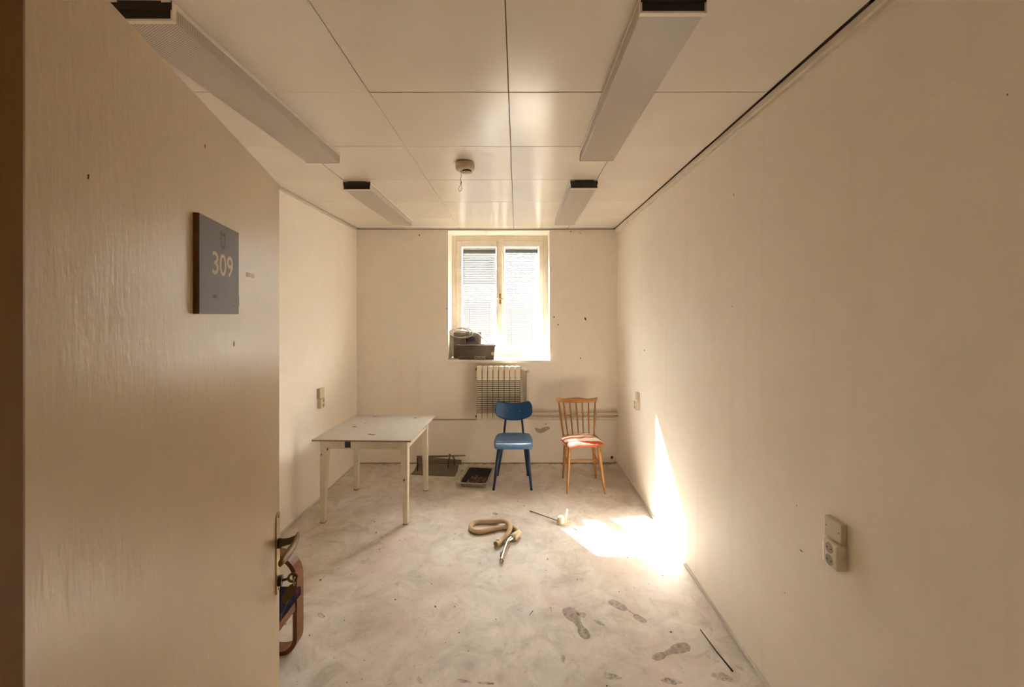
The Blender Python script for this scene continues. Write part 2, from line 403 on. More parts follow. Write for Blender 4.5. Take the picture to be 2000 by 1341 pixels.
# ------------------------------------------------------------------ room shell
XL, XR, YB, YN, ZC = -1.803, 1.123, 4.82, 0.305, 2.638
CY = -1.5   # far side of the corridor
fl = struct(obj('floor', BX(XL-0.12, XR+0.12, CY-0.1, 5.3, -0.12, 0.0), M['floor']), 'pale dusty screed floor with footprints and stains')
cl = struct(obj('ceiling', BX(XL-0.12, XR+0.12, CY-0.1, 5.3, ZC+0.012, ZC+0.10), M['joint']), 'suspended ceiling of square satin cream panels')
xs = [XL+0.012, -1.249, -0.643, -0.037, 0.569, XR-0.033]
ys = [YN+0.002, 0.663, 1.263, 1.863, 2.463, 3.069, 3.666, 4.262, YB-0.004]
rnd = random.Random(4)
for i in range(5):
    for j in range(8):
        w_, l_ = xs[i+1]-xs[i], ys[j+1]-ys[j]
        g = 0.0016
        bm = BX(-w_/2+g, w_/2-g, -l_/2+g, l_/2-g, 0, 0.011, bev=0.0012, seg=1)
        o = obj('panel', bm, M['panel'], cl)
        o.location = ((xs[i]+xs[i+1])/2, (ys[j]+ys[j+1])/2, ZC+rnd.uniform(-0.0008, 0.0008))
        o.rotation_euler = (rnd.uniform(-0.0022, 0.0022), rnd.uniform(-0.0022, 0.0022), 0)
        o.matrix_parent_inverse = Matrix()
struct(obj('wall_left', BX(XL-0.12, XL, CY-0.1, 5.3, 0, ZC+0.012), M['wall']), 'left plaster wall')
wr = struct(obj('wall_right', BX(XR, XR+0.12, CY-0.1, 5.3, 0, ZC+0.012), M['wall']), 'right plaster wall catching the sun')
wx0, wx1, wz0, wz1 = -0.776, 0.366, 1.135, 2.618
bm = bmesh.new()
box(bm, XL, wx0, YB, 5.30, 0, ZC+0.012); box(bm, wx1, XR, YB, 5.30, 0, ZC+0.012)
box(bm, wx0, wx1, YB, 5.30, 0, wz0); box(bm, wx0, wx1, YB, 5.30, wz1, ZC+0.012)
wb = struct(obj('wall_back', bm, M['wall']), 'back plaster wall with the window')
# near wall with the doorway, then the corridor the photographer stands in
dx0, dx1, dz = -0.40, 0.52, 2.04
bm = bmesh.new()
box(bm, XL, dx0, 0.17, YN, 0, ZC+0.012); box(bm, dx1, XR, 0.17, YN, 0, ZC+0.012); box(bm, dx0, dx1, 0.17, YN, dz, ZC+0.012)
struct(obj('wall_front', bm, M['wall']), 'near wall around the doorway')
struct(obj('wall_corridor', BX(XL, XR, CY-0.1, CY, 0, ZC+0.012), M['wall']), 'far wall of the corridor')
bm = bmesh.new()
box(bm, dx0, dx0+0.05, 0.155, 0.3065, 0, dz, bev=0.003); box(bm, dx1-0.05, dx1, 0.155, 0.3065, 0, dz, bev=0.003)
box(bm, dx0+0.05, dx1-0.05, 0.155, 0.3065, dz-0.05, dz, bev=0.003)
struct(obj('trim_1', bm, M['jamb']), 'dark brown door frame at the left edge')
# ceiling edge trims, skirting
bm = bmesh.new(); box(bm, XR-0.026, XR, YN, YB, ZC-0.030, ZC-0.003, bev=0.002); box(bm, XR-0.012, XR, YN, YB, ZC-0.044, ZC-0.030, bev=0.001)
struct(obj('trim_2', bm, M['trim']), 'narrow ledge under the ceiling on the right')
struct(obj('trim_3', BX(XL, XL+0.014, YN, YB, ZC-0.022, ZC-0.004, bev=0.002), M['trim']), 'narrow strip under the ceiling on the left')
struct(obj('trim_4', BX(XL, XR, YB-0.010, YB, ZC-0.006, ZC+0.012), M['joint']), 'dark joint between ceiling and back wall')
struct(obj('baseboard_right', BX(XR-0.010, XR, YN, YB, 0, 0.022, bev=0.003), M['base']), 'low grey strip along the right wall')
struct(obj('baseboard_back', BX(XL, XR, YB-0.006, YB, 0, 0.014, bev=0.002), M['basedark']), 'low grey strip along the back wall')
struct(obj('baseboard_left', BX(XL, XL+0.006, YN, YB, 0, 0.016, bev=0.002), M['base']), 'low grey strip along the left wall')

# fill lamp added in the corridor behind the camera, never in view
t = thing('fill_lamp', 'square glowing fill lamp added out of view on the corridor ceiling', 'lamp', (-0.3, -0.8, ZC+0.012))
obj('housing', BX(-0.65, 0.05, -1.0, -0.6, ZC-0.03, ZC+0.012, bev=0.004), M['lampwhite'], t)
obj('diffuser', BX(-0.62, 0.02, -0.97, -0.63, ZC-0.05, ZC-0.03, bev=0.006), M['fillglow'], t)

# outdoors
struct(obj('ground', BX(-40, 40, 5.6, 80, -7.2, -7.0), M['ground']), 'ground far below the window')
bld = thing('building', 'pale neighbouring building dimly seen through the left blind', 'building', (-4.0, 22, -7))
obj('wall', BX(-2.85, -1.0, 22, 30, -7, 3.1), M['facade'], bld)
bm = bmesh.new(); prism(bm, [(-2.95, 21.8, 3.1), (-1.75, 21.8, 3.95), (-0.9, 21.8, 3.95), (-0.9, 21.8, 3.1)], (0, 8.4, 0)); obj('roof', bm, M['roof'], bld)
for i in range(5):
    for j in range(3):
        x = -2.7+i*0.36; z = -4.5+j*2.9
        o = obj('window', BX(x, x+0.22, 21.95, 22.02, z, z+1.3), M['roof'], bld)

# ------------------------------------------------------------------ window
w1 = struct(bpy.data.objects.new('window_1', None), 'old cream double casement window with white blinds'); C.objects.link(w1); w1.location = (-0.2, 5.12, 1.168)
fx0, fx1, fz0, fz1 = wx0, wx1, 1.168, wz1
Y0, Y1 = 5.115, 5.205
bm = bmesh.new()
box(bm, fx0, fx0+0.050, Y0, Y1, fz0, fz1, bev=0.003); box(bm, fx1-0.050, fx1, Y0, Y1, fz0, fz1, bev=0.003)
box(bm, fx0+0.05, fx1-0.05, Y0, Y1, fz1-0.062, fz1, bev=0.003); box(bm, fx0+0.05, fx1-0.05, Y0, Y1, fz0, fz0+0.03, bev=0.003)
obj('window_frame', bm, M['frame'], w1)
gz0, gz1 = 1.245, 2.485
for (a0, g0, g1, a1) in ((fx0+0.052, -0.661, -0.247, -0.203), (-0.201, -0.154, 0.261, fx1-0.052)):
    bm = bmesh.new(); y0, y1 = Y0-0.012, Y1-0.006
    box(bm, a0, g0, y0, y1, fz0+0.032, fz1-0.064, bev=0.004); box(bm, g1, a1, y0, y1, fz0+0.032, fz1-0.064, bev=0.004)
    box(bm, g0, g1, y0, y1, gz1, fz1-0.064, bev=0.004); box(bm, g0, g1, y0, y1, fz0+0.032, gz0, bev=0.004)
    s = obj('sash', bm, M['frame'], w1)
    obj('pane', BX(g0-0.006, g1+0.006, 5.186, 5.190, gz0-0.006, gz1+0.006), M['glass'], s)
bm = bmesh.new(); box(bm, -0.226, -0.176, Y0-0.034, Y0-0.010, fz0+0.036, fz1-0.046, bev=0.006)
box(bm, -0.236, -0.166, Y0-0.040, Y0-0.010, fz1-0.085, fz1-0.035, bev=0.010)
obj('cover_strip', bm, M['frame'], w1)
bm = bmesh.new(); box(bm, -0.212, -0.190, Y0-0.038, Y0-0.033, 1.80, 1.925, bev=0.001)
hp = obj('handle_plate', bm, M['brass'], w1)
bm = bmesh.new(); tube(bm, [(-0.201, Y0-0.036, 1.862), (-0.201, Y0-0.072, 1.862)], 0.007)
tube(bm, smoothpath([(-0.238, Y0-0.070, 1.858), (-0.215, Y0-0.074, 1.862), (-0.187, Y0-0.074, 1.862), (-0.160, Y0-0.070, 1.858)], 4), [0.006, 0.006])
obj('window_handle', bm, M['brass'], hp, True)
obj('window_sill', BX(wx0-0.006, wx1+0.004, 4.788, 5.118, 1.136, 1.168, bev=0.006), M['sill'], w1)
for z in (1.42, 2.28):
    for x in (fx0+0.052, fx1-0.052):
        obj('hinge', TB([(x, Y0-0.016, z-0.035), (x, Y0-0.016, z+0.035)], 0.006), M['frame'], w1, True)
# venetian blinds: slats tilt with their room edge down
def blind(x0, x1, zbot, label, gap_top):
    t = thing('venetian_blind', label, 'blind', ((x0+x1)/2, 5.15, zbot), 'venetian blinds in the two window sashes')
    ztop = 2.478
    obj('head_rail', BX(x0, x1, 5.137, 5.163, ztop-0.02, ztop, bev=0.002), M['sill'], t)
    obj('bottom_rail', BX(x0, x1, 5.139, 5.161, zbot-0.007, zbot+0.007, bev=0.003), M['sill'], t)
    zs = [ztop-0.024-0.0085*k for k in range(5)]
    z = zs[-1]-0.021
    while z > zbot+0.016: zs.append(z); z -= 0.0212
    half = 0.0157; mesh = {}
    def slat_mesh(key, a):
        bm = bmesh.new(); g = []
        for k in range(5):
            s = -1+2*k/4; crown = 0.0004*(1-s*s)
            y = s*half*math.cos(a)-crown*math.sin(a)*-1*0; zz = s*half*math.sin(a)+crown
            g.append((bm.verts.new((-(x1-x0)/2+0.002, y, zz)), bm.verts.new(((x1-x0)/2-0.002, y, zz))))
        for k in range(4): bm.faces.new((g[k][0], g[k][1], g[k+1][1], g[k+1][0]))
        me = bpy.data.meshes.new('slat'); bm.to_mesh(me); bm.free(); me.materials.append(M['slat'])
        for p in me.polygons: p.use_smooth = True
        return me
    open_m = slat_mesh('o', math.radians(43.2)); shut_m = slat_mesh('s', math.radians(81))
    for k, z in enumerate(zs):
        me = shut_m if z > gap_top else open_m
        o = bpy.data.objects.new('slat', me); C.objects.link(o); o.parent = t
        o.location = Vector(((x0+x1)/2, 5.150, z))-t.location
    for f in (0.2, 0.8):
        xx = x0+(x1-x0)*f
        for yy in (5.1365, 5.1635): obj('cord', TB([(xx, yy, zbot), (xx, yy, ztop-0.02)], 0.0007, n=4), M['slat'], t)
    return t
blind(-0.655, -0.253, 1.385, 'white slatted blind in the left sash, bottom rail raised above the crate', 2.02)
blind(-0.148, 0.255, 1.262, 'white slatted blind in the right sash, lowered to the bottom', 9)

# ------------------------------------------------------------------ radiator and pipes
rd = thing('radiator', 'cream sectional radiator with dark slots, below the window behind the blue chair', 'radiator', (-0.203, 4.70, 0.525))
rx0, pit, rz0, rz1 = -0.443, 0.060, 0.525, 1.113
bm = bmesh.new(); g = 0.0027
box(bm, g, pit-g, 4.66, 4.68, rz1-0.150, rz1, bev=0.008); box(bm, g, pit-g, 4.66, 4.68, rz0, rz0+0.078, bev=0.004)
box(bm, g, pit-g, 4.675, 4.775, rz1-0.06, rz1-0.004, bev=0.012); box(bm, g, pit-g, 4.675, 4.775, rz0+0.004, rz0+0.05, bev=0.006)
z = rz0+0.078+0.0075
while z < rz1-0.155:
    box(bm, g, pit-g, 4.661, 4.672, z, z+0.0112); z += 0.0204
bmesh.ops.recalc_face_normals(bm, faces=bm.faces)
me = bpy.data.meshes.new('radiator_section'); bm.to_mesh(me); bm.free(); me.materials.append(M['rad'])
bm = BX(0.0, pit, 4.6725, 4.76, rz0+0.04, rz1-0.05); dk = bpy.data.meshes.new('slot_shade'); bm.to_mesh(dk); bm.free(); dk.materials.append(M['raddark'])  # near-black block behind the bars that paints the slots as shaded
for k in range(8):
    o = bpy.data.objects.new('radiator_section', me); C.objects.link(o); o.parent = rd; o.location = Vector((rx0+k*pit, 0, 0))-rd.location
    c = bpy.data.objects.new('slot_shade', dk); C.objects.link(c); c.parent = o
bm = bmesh.new(); tube(bm, [(rx0+8*pit, 4.72, 1.075), (rx0+8*pit+0.035, 4.72, 1.075)], 0.012)
lathe(bm, [(0.016, 0), (0.019, 0.004), (0.019, 0.03), (0.013, 0.038)], (rx0+8*pit+0.030, 4.72, 1.075), 16, Matrix.Rotation(PI/2, 3, 'Y'))
obj('valve', bm, M['rad'], rd, True)
obj('end_plug', TB([(rx0, 4.72, 1.075), (rx0-0.014, 4.72, 1.075)], 0.014), M['iron'], rd, True)
obj('end_plug', TB([(rx0, 4.72, 0.555), (rx0-0.014, 4.72, 0.555)], 0.014), M['iron'], rd, True)
for k in (1.5, 6.5): obj('bracket', BX(rx0+k*pit-0.01, rx0+k*pit+0.01, 4.76, 4.82, 1.0, 1.03), M['rad'], rd)
pv = smoothpath([(0.122, 4.722, 1.060), (0.122, 4.724, 1.05), (0.110, 4.74, 1.02), (0.110, 4.765, 0.80), (0.112, 4.770, 0.62), (0.135, 4.758, 0.575), (0.20, 4.758, 0.573), (0.6, 4.758, 0.573), (XR-0.001, 4.758, 0.573)], 5)
tag(obj('heating_pipe', TB(pv, 0.0165, n=12), M['pipe'], None, True), 'cream heating pipe rising to the radiator valve, upper of two along the wall', 'pipe', 'heating pipes on the back wall')
pv = smoothpath([(0.052, 4.72, 0.553), (0.075, 4.74, 0.55), (0.11, 4.765, 0.532), (0.25, 4.758, 0.524), (0.6, 4.758, 0.524), (XR-0.001, 4.758, 0.524)], 5)
tag(obj('heating_pipe', TB(pv, 0.0185, n=12), M['pipe'], None, True), 'cream heating pipe lower and thicker of two behind the wooden chair', 'pipe', 'heating pipes on the back wall')
tag(obj('heating_pipe', TB([(XL+0.001, 4.808, 0.498), (-0.46, 4.808, 0.498), (-0.452, 4.76, 0.52)], 0.008, n=8), M['pipe'], None, True), 'thin pipe running left from the radiator behind the table', 'pipe')

# ------------------------------------------------------------------ door
D0 = Vector((-0.6155, 1.11, 0)); dd = Vector((0.264, -0.9645, 0)).normalized(); dn = Vector((0.9645, 0.264, 0)).normalized()
def DP(t, n=0.0, z=0.0): return D0+dd*t+dn*n+Vector((0, 0, z))
DL = 0.845
def dbox(bm, t0, t1, n0, n1, z0, z1, bev=0.0, seg=2):
    Mx = Matrix(((dd.x, dn.x, 0, D0.x), (dd.y, dn.y, 0, D0.y), (0, 0, 1, 0), (0, 0, 0, 1)))
    return box(bm, t0, t1, n0, n1, z0, z1, bev, seg, Mx)
bm = bmesh.new(); dbox(bm, 0, DL, -0.040, 0, 0.008, 2.008, bev=0.0025)
dr = struct(obj('door_1', bm, M['door']), 'open cream flush door with grey number sign')
# sign
bm = bmesh.new(); dbox(bm, 0.316, 0.4815, 0.0, 0.0072, 1.672, 1.825, bev=0.0005)
sg = obj('door_sign', bm, M['signedge'], dr); sg['label'] = 'square slate-grey number sign on a brown board'
bm = bmesh.new(); dbox(bm, 0.3165, 0.481, 0.0072, 0.0082, 1.6725, 1.8245)
fc = obj('sign_face', bm, M['sign'], sg)
def text_mesh(s, w, h, bold=0.0):
    cu = bpy.data.curves.new('txt', 'FONT'); cu.body = s; cu.offset = bold; cu.resolution_u = 6; cu.extrude = 0.0
    o = bpy.data.objects.new('txt', cu); C.objects.link(o)
    bpy.context.view_layer.update()
    me = bpy.data.meshes.new_from_object(o.evaluated_get(bpy.context.evaluated_depsgraph_get()))
    bpy.data.objects.remove(o); bpy.data.curves.remove(cu)
    X = [v.co.x for v in me.vertices]; Yv = [v.co.y for v in me.vertices]
    for v in me.vertices:
        v.co.x = ((v.co.x-min(X))/(max(X)-min(X))-0.5)*w; v.co.y = ((v.co.y-min(Yv))/(max(Yv)-min(Yv))-0.5)*h
    return me
def text_on_door(s, tc, z, w, h, n, m, bold, parent, name):
    me = text_mesh(s, w, h, bold)
    for v in me.vertices: v.co = DP(tc, n, z)-dd*v.co.x+Vector((0, 0, v.co.y))
    me.materials.append(m)
    return link(name, me, None, parent)
text_on_door('309', 0.3905, 1.7555, 0.088, 0.038, 0.00835, M['signtext'], 0.012, sg, 'room_number')
# small worn crest: a shield outline with a faint head shape inside
sh = [(-0.012, 0.014), (-0.008, 0.015), (0, 0.0135), (0.008, 0.015), (0.012, 0.014), (0.0115, -0.004), (0.007, -0.012), (0, -0.0165), (-0.007, -0.012), (-0.0115, -0.004)]
bm = bmesh.new(); n_ = len(sh)
outer = [bm.verts.new(DP(0.392, 0.0084, 1.797)-dd*x+Vector((0, 0, y))) for x, y in sh]
inner = [bm.verts.new(DP(0.392, 0.0084, 1.797)-dd*x*0.52+Vector((0, 0, y*0.56))) for x, y in sh]
for i in range(n_): bm.faces.new((outer[i], outer[(i+1) % n_], inner[(i+1) % n_], inner[i]))
for (cx, cy, r) in ((-0.003, 0.004, 0.0012), (0.003, 0.004, 0.0012), (0, -0.001, 0.002)):
    bm.faces.new([bm.verts.new(DP(0.392, 0.0084, 1.797)-dd*(cx+r*math.cos(a*PI/4))+Vector((0, 0, cy+r*math.sin(a*PI/4)))) for a in range(8)])
obj('crest', bm, M['emblem'], sg)
bm = bmesh.new()
for (t_, z_, a, b) in ((0.383, 1.709, 0.0022, 0.0014), (0.342, 1.687, 0.0018, 0.0018), (0.425, 1.70, 0.008, 0.0035)):
    blob(bm, DP(t_, 0.0082, z_), dd*a, Vector((0, 0, b)), 9, 0.3, 0.0002, rnd, dn)
obj('worn_spot', bm, M['emblem'], sg)
bm = bmesh.new(); dbox(bm, 0.3135, 0.3160, 0.001, 0.008, 1.688, 1.705, bev=0.0008); obj('clip', bm, M['black'], sg)
bm = bmesh.new(); dbox(bm, 0.200, 0.250, 0, 0.0006, 1.748, 1.757); obj('tape_strip', bm, M['tape'], dr)
for (px, py, s) in ((457, 671, 0.0028), (400, 285, 0.0016), (172, 345, 0.0015)):
    k = (px-1010)/FPX; t_ = (k*D0.y-D0.x)/(dd.x-k*dd.y); p = DP(t_, 0, 0); z_ = H-(py-615)*p.y/FPX
    bm = bmesh.new(); blob(bm, DP(t_, 0, z_), dd*s*0.7, Vector((0, 0, s*1.6)), 9, 0.35, 0.0004, rnd, dn); obj('chip', bm, M['chip'], dr)
# handle plate, lever, lock
bm = bmesh.new()
zc0, zc1, tm, hw = 0.963, 1.170, 0.0225, 0.0155
poly = [DP(tm-hw, 0, zc0+0.012)] + [DP(tm+hw*math.cos(PI+a*PI/8), 0, zc0+0.013-0.013*math.sin(a*PI/8)) for a in range(1, 8)] + [DP(tm+hw, 0, zc0+0.012)]
poly += [DP(tm+hw, 0, zc1-0.012)] + [DP(tm+hw*math.cos(a*PI/8), 0, zc1-0.013+0.013*math.sin(a*PI/8)) for a in range(1, 8)] + [DP(tm-hw, 0, zc1-0.012)]
prism(bm, poly, dn*0.003)
plt = obj('handle_plate', bm, M['brass'], dr); plt['label'] = 'long narrow brass handle plate'
for z_ in (zc0+0.012, zc1-0.012):
    obj('screw', TB([DP(tm, 0.003, z_), DP(tm, 0.0042, z_)], 0.003, n=8), M['dbrass'], plt)
bm = bmesh.new(); zz = 1.090
def ring(c, a, b, ra, rb, n=14): return [c+a*ra*math.cos(2*PI*k/n)+b*rb*math.sin(2*PI*k/n) for k in range(n)]
Zv = Vector((0, 0, 1))
loft(bm, [ring(DP(tm, 0.003, zz), dd, Zv, 0.011, 0.0125), ring(DP(tm, 0.008, zz), dd, Zv, 0.011, 0.0125), ring(DP(tm, 0.012, zz+0.001), dd, Zv, 0.009, 0.0100),
          ring(DP(tm, 0.026, zz+0.002), dd, Zv, 0.009, 0.0085), ring(DP(tm, 0.040, zz+0.006), dd, Zv, 0.010, 0.0085), ring(DP(tm, 0.046, zz+0.009), dd, Zv, 0.008, 0.010)])
path = [(0.012, 0.046, 0.010), (0.028, 0.047, 0.007), (0.045, 0.045, 0.003), (0.062, 0.041, -0.001), (0.080, 0.036, -0.003), (0.100, 0.032, -0.003), (0.118, 0.030, -0.002)]
wr_ = [0.009, 0.013, 0.0145, 0.0145, 0.014, 0.012, 0.008]
loft(bm, [ring(DP(t_+0.0, n_2, zz+z_), dn, Zv, 0.0045, r) for (t_, n_2, z_), r in zip(path, wr_)])
obj('door_handle', bm, M['dbrass'], plt, True)
# key with leather fob in the lower lock
kz = 0.995
ky = thing('key', 'key with an olive leather fob hanging from the door lock', 'key', DP(tm, 0.004, kz))
obj('lock_rosette', TB([DP(tm, 0.003, kz), DP(tm, 0.012, kz)], 0.013, n=16), M['black'], plt)
bm = bmesh.new(); tube(bm, [DP(tm, 0.012, kz), DP(tm, 0.026, kz+0.002)], 0.0035, n=8)
tube(bm, [DP(tm, 0.036, kz+0.003)+dn*0.010*math.cos(2*PI*k/16)+Zv*0.010*math.sin(2*PI*k/16) for k in range(16)], 0.0032, n=6, closed=True)
obj('key_bow', bm, M['dbrass'], ky, True)
cr = DP(tm, 0.040, kz-0.007)
obj('ring', TB([cr+dd*0.009*math.cos(2*PI*k/18)+Zv*0.009*math.sin(2*PI*k/18) for k in range(18)], 0.0010, n=5, closed=True), M['brass'], ky, True)
fo = [(0.036, -0.012), (0.043, -0.014), (0.046, -0.024), (0.043, -0.036), (0.030, -0.050), (0.018, -0.060), (0.010, -0.058), (0.011, -0.044), (0.018, -0.028), (0.028, -0.016)]
bm = bmesh.new(); prism(bm, [DP(tm-0.001, a, kz+b) for a, b in fo], dd*0.003); obj('fob', bm, M['fob'], ky)

# ------------------------------------------------------------------ ceiling lamps
def lamp(x, y0, label, first=None):
    if first is None:
        t = thing('ceiling_light', label, 'light', (x, y0, ZC), 'long box lights on the ceiling')
        L, w_, h_ = 1.245, 0.100, 0.061
        bm = bmesh.new(); box(bm, x-w_, x+w_, y0, y0+L, ZC-0.016, ZC-0.002, bev=0.0015)
        obj('housing', bm, M['lampwhite'], t)
        bm = bmesh.new()
        box(bm, x-w_+0.004, x+w_-0.004, y0+0.016, y0+L-0.004, ZC-h_+0.001, ZC-0.016, bev=0.003)
        obj('diffuser', bm, M['diff'], t)
        bm = bmesh.new()   # near end rim: a white frame around the dark end
        box(bm, x-w_, x-w_+0.006, y0, y0+0.016, ZC-h_, ZC-0.016); box(bm, x+w_-0.006, x+w_, y0, y0+0.016, ZC-h_, ZC-0.016)
        box(bm, x-w_, x+w_, y0, y0+0.016, ZC-h_-0.002, ZC-h_+0.004)
        obj('end_frame', bm, M['lampwhite'], t)
        obj('end_plate', BX(x-w_+0.006, x+w_-0.006, y0+0.003, y0+0.015, ZC-h_+0.004, ZC-0.0155), M['lampdark'], t)
        obj('end_plate', BX(x-w_+0.002, x+w_-0.002, y0-0.002, y0+0.002, ZC-0.030, ZC-0.003), M['lampdark'], t)
        for s in (-1, 1): obj('clip', BX(x+s*0.082-0.014, x+s*0.082+0.014, y0-0.004, y0, ZC-0.008, ZC-0.002), M['lampwhite'], t)
        obj('end_strip', BX(x-w_, x+w_, y0+L-0.004, y0+L, ZC-h_-0.001, ZC-0.016), M['lampwhite'], t)
        return t
    r = first.copy(); C.objects.link(r); r.location = (x, y0, ZC); r['label'] = label
    for ch in list(first.children):
        c = ch.copy(); C.objects.link(c); c.parent = r; c.matrix_parent_inverse = ch.matrix_parent_inverse.copy()
    return r
l1 = lamp(-1.16, 1.318, 'long box light nearest on the left, running in above the door')
lamp(-1.16, 3.10, 'short-looking box light far left, above the table', l1)
lamp(0.469, 1.285, 'long box light nearest on the right of the ceiling', l1)
lamp(0.480, 3.072, 'box light far right, close to the window wall', l1)

# smoke detector
sx, sy = -0.33, 2.72
t = thing('smoke_detector', 'round yellowed smoke detector with a hanging wire loop', 'detector', (sx, sy, ZC))
bm = bmesh.new(); lathe(bm, [(0.050, -0.001), (0.057, -0.006), (0.059, -0.012), (0.059, -0.040), (0.054, -0.050), (0.030, -0.053)], (sx, sy, ZC), 32); obj('body', bm, M['detector'], t, True)
bm = bmesh.new(); lathe(bm, [(0.028, -0.052), (0.028, -0.062)], (sx+0.012, sy, ZC), 20); obj('vent', bm, M['lampdark'], t)
bm = bmesh.new(); lathe(bm, [(0.031, -0.061), (0.031, -0.066), (0.026, -0.072)], (sx+0.012, sy, ZC), 24); obj('cap', bm, M['socketw'], t, True)
x_, z_ = sx-0.028, ZC
pts = [(x_, sy, z_-0.050), (x_+0.002, sy, z_-0.070), (x_+0.005, sy, z_-0.085), (x_-0.002, sy, z_-0.105), (x_+0.004, sy, z_-0.125), (x_+0.001, sy, z_-0.140)]
obj('wire', TB(smoothpath(pts, 5), 0.0011, n=6), M['wire'], t)
lp = [(x_+0.001, sy, z_-0.140), (x_-0.012, sy, z_-0.160), (x_-0.015, sy, z_-0.172), (x_-0.006, sy, z_-0.183), (x_+0.007, sy, z_-0.174), (x_+0.008, sy, z_-0.158)]
obj('wire_loop', TB(smoothpath(lp, 5, True), 0.0010, n=6, closed=True), M['wire'], t)
obj('crimp', TB([(x_+0.004, sy, z_-0.121), (x_+0.001, sy, z_-0.139)], 0.0028, n=8), M['wire'], t)

# ------------------------------------------------------------------ sockets
def upper_box(X, sgn, y0, y1, z0, z1, h, label, loc='junction_box'):
    t = thing(loc, label, 'junction box', (X, (y0+y1)/2, z0), 'junction boxes on the walls')
    xa, xb = (X-h, X) if sgn < 0 else (X, X+h)
    obj('cover', BX(xa, xb, y0, y1, z0, z1, bev=0.003), M['socket'], t)
    f = xa if sgn < 0 else xb
    for (yy, zz_) in ((y0+0.010, (z0+z1)/2+0.004), (y1-0.010, (z0+z1)/2+0.004)):
        obj('screw', TB([(f-0.0008, yy, zz_), (f+0.0008, yy, zz_)], 0.0022, n=8), M['black'], t)
def double_socket(X, sgn, y0, y1, z0, z1, h, label):
    t = thing('wall_socket', label, 'socket', (X, (y0+y1)/2, z0), 'double sockets on the walls')
    xa, xb = (X-h, X) if sgn < 0 else (X, X+h)
    obj('cover', BX(xa, xb, y0, y1, z0, z1, bev=0.006, seg=3), M['socketw'], t)
    f = xa if sgn < 0 else xb; cy = (y0+y1)/2
    for zc_ in (z0+0.024, z1-0.021):
        r = obj('outlet', TB([(f-0.0004, cy, zc_), (f+0.0004, cy, zc_)], 0.0185, n=24), M['socketd'], t)
        r2 = TB([(f-0.0012, cy, zc_), (f+0.0004, cy, zc_)], 0.0195, n=24)
        for v in r2.verts: pass
        r2.free()
        for d_ in (-0.0095, 0.0095):
            obj('pin_hole', TB([(f-0.0010, cy+d_, zc_-0.001), (f+0.0010, cy+d_, zc_-0.001)], 0.0026, n=8), M['black'], r)
upper_box(XR, -1, 1.455, 1.535, 0.884, 0.957, 0.0225, 'blank yellowed box on the right wall above the near double socket')
double_socket(XR, -1, 1.455, 1.525, 0.796, 0.8825, 0.038, 'double power socket near the camera on the right wall')
upper_box(XR, -1, 3.93, 4.00, 0.884, 0.957, 0.0225, 'small blank box on the right wall close to the sunlit triangle')
double_socket(XR, -1, 3.93, 4.00, 0.796, 0.8825, 0.036, 'far double socket on the right wall beside the wooden chair')
upper_box(XL, 1, 3.86, 3.95, 0.915, 1.004, 0.028, 'blank box on the left wall above the table')
double_socket(XL, 1, 3.87, 3.95, 0.825, 0.913, 0.036, 'double socket on the left wall behind the table')

# ------------------------------------------------------------------ table
tc = Vector((-1.215, 3.79, 0)); Rz = Matrix.Rotation(math.radians(-2.0), 4, 'Z')
tb = thing('table', 'low square cream wooden table with a grey-white top and chipped leg', 'table', tc)
def tput(bm): bm.transform(Matrix.Translation(tc) @ Rz); return bm
TH = 0.685
obj('tabletop', tput(BX(-0.396, 0.396, -0.415, 0.428, TH-0.013, TH, bev=0.002)), M['tabletop'], tb)
obj('front_edge', tput(BX(-0.396, 0.396, -0.4165, -0.415, TH-0.0125, TH-0.0015)), M['edge'], tb)
lx, ly0, ly1 = 0.355, -0.345, 0.305
for sx_, yy in ((-1, ly0), (1, ly0), (-1, ly1), (1, ly1)):
    bm = bmesh.new(); so = 1 if yy > 0 else -1
    xo, yo = sx_*lx, yy+so*0.0
    def sec(z, s): # outer faces straight, inner faces taper
        xa, xb = sorted((xo, xo-sx_*s)); ya, yb = sorted((yo-so*0.02, yo-so*0.02+so*s)) if False else sorted((yo+so*0.02, yo+so*0.02-so*s))
        return [Vector((xa, ya, z)), Vector((xb, ya, z)), Vector((xb, yb, z)), Vector((xa, yb, z))]
    loft(bm, [sec(0, 0.036), sec(0.54, 0.056), sec(TH-0.013, 0.057)])
    bmesh.ops.bevel(bm, geom=[e for e in bm.edges], offset=0.002, segments=1, affect='EDGES')
    leg = obj('leg', tput(bm), M['tablepaint'], tb)
    bm = bmesh.new(); s = sec(0, 0.0375); xa, ya, xb, yb = s[0].x, s[0].y, s[2].x, s[2].y
    box(bm, xa-0.001, xb+0.001, ya-0.001, yb+0.001, 0.0, 0.008); obj('foot', tput(bm), M['edge'], leg)
az0, az1 = TH-0.088, TH-0.013
obj('apron', tput(BX(-lx+0.05, lx-0.05, ly0-0.012, ly0+0.010, az0, az1)), M['tablepaint'], tb)
obj('apron', tput(BX(-lx+0.05, lx-0.05, ly1-0.010, ly1+0.012, az0, az1)), M['tablepaint'], tb)
obj('apron', tput(BX(-lx+0.006, -lx+0.028, ly0+0.03, ly1-0.03, az0, az1)), M['tablepaint'], tb)
obj('apron', tput(BX(lx-0.028, lx-0.006, ly0+0.03, ly1-0.03, az0, az1)), M['tablepaint'], tb)
bm = BX(-0.155, -0.108, ly0-0.0135, ly0-0.012, TH-0.078, TH-0.030); st_ = obj('sticker', tput(bm), M['navychip'], tb); st_['label'] = 'dark navy square sticker'
rr = random.Random(7)
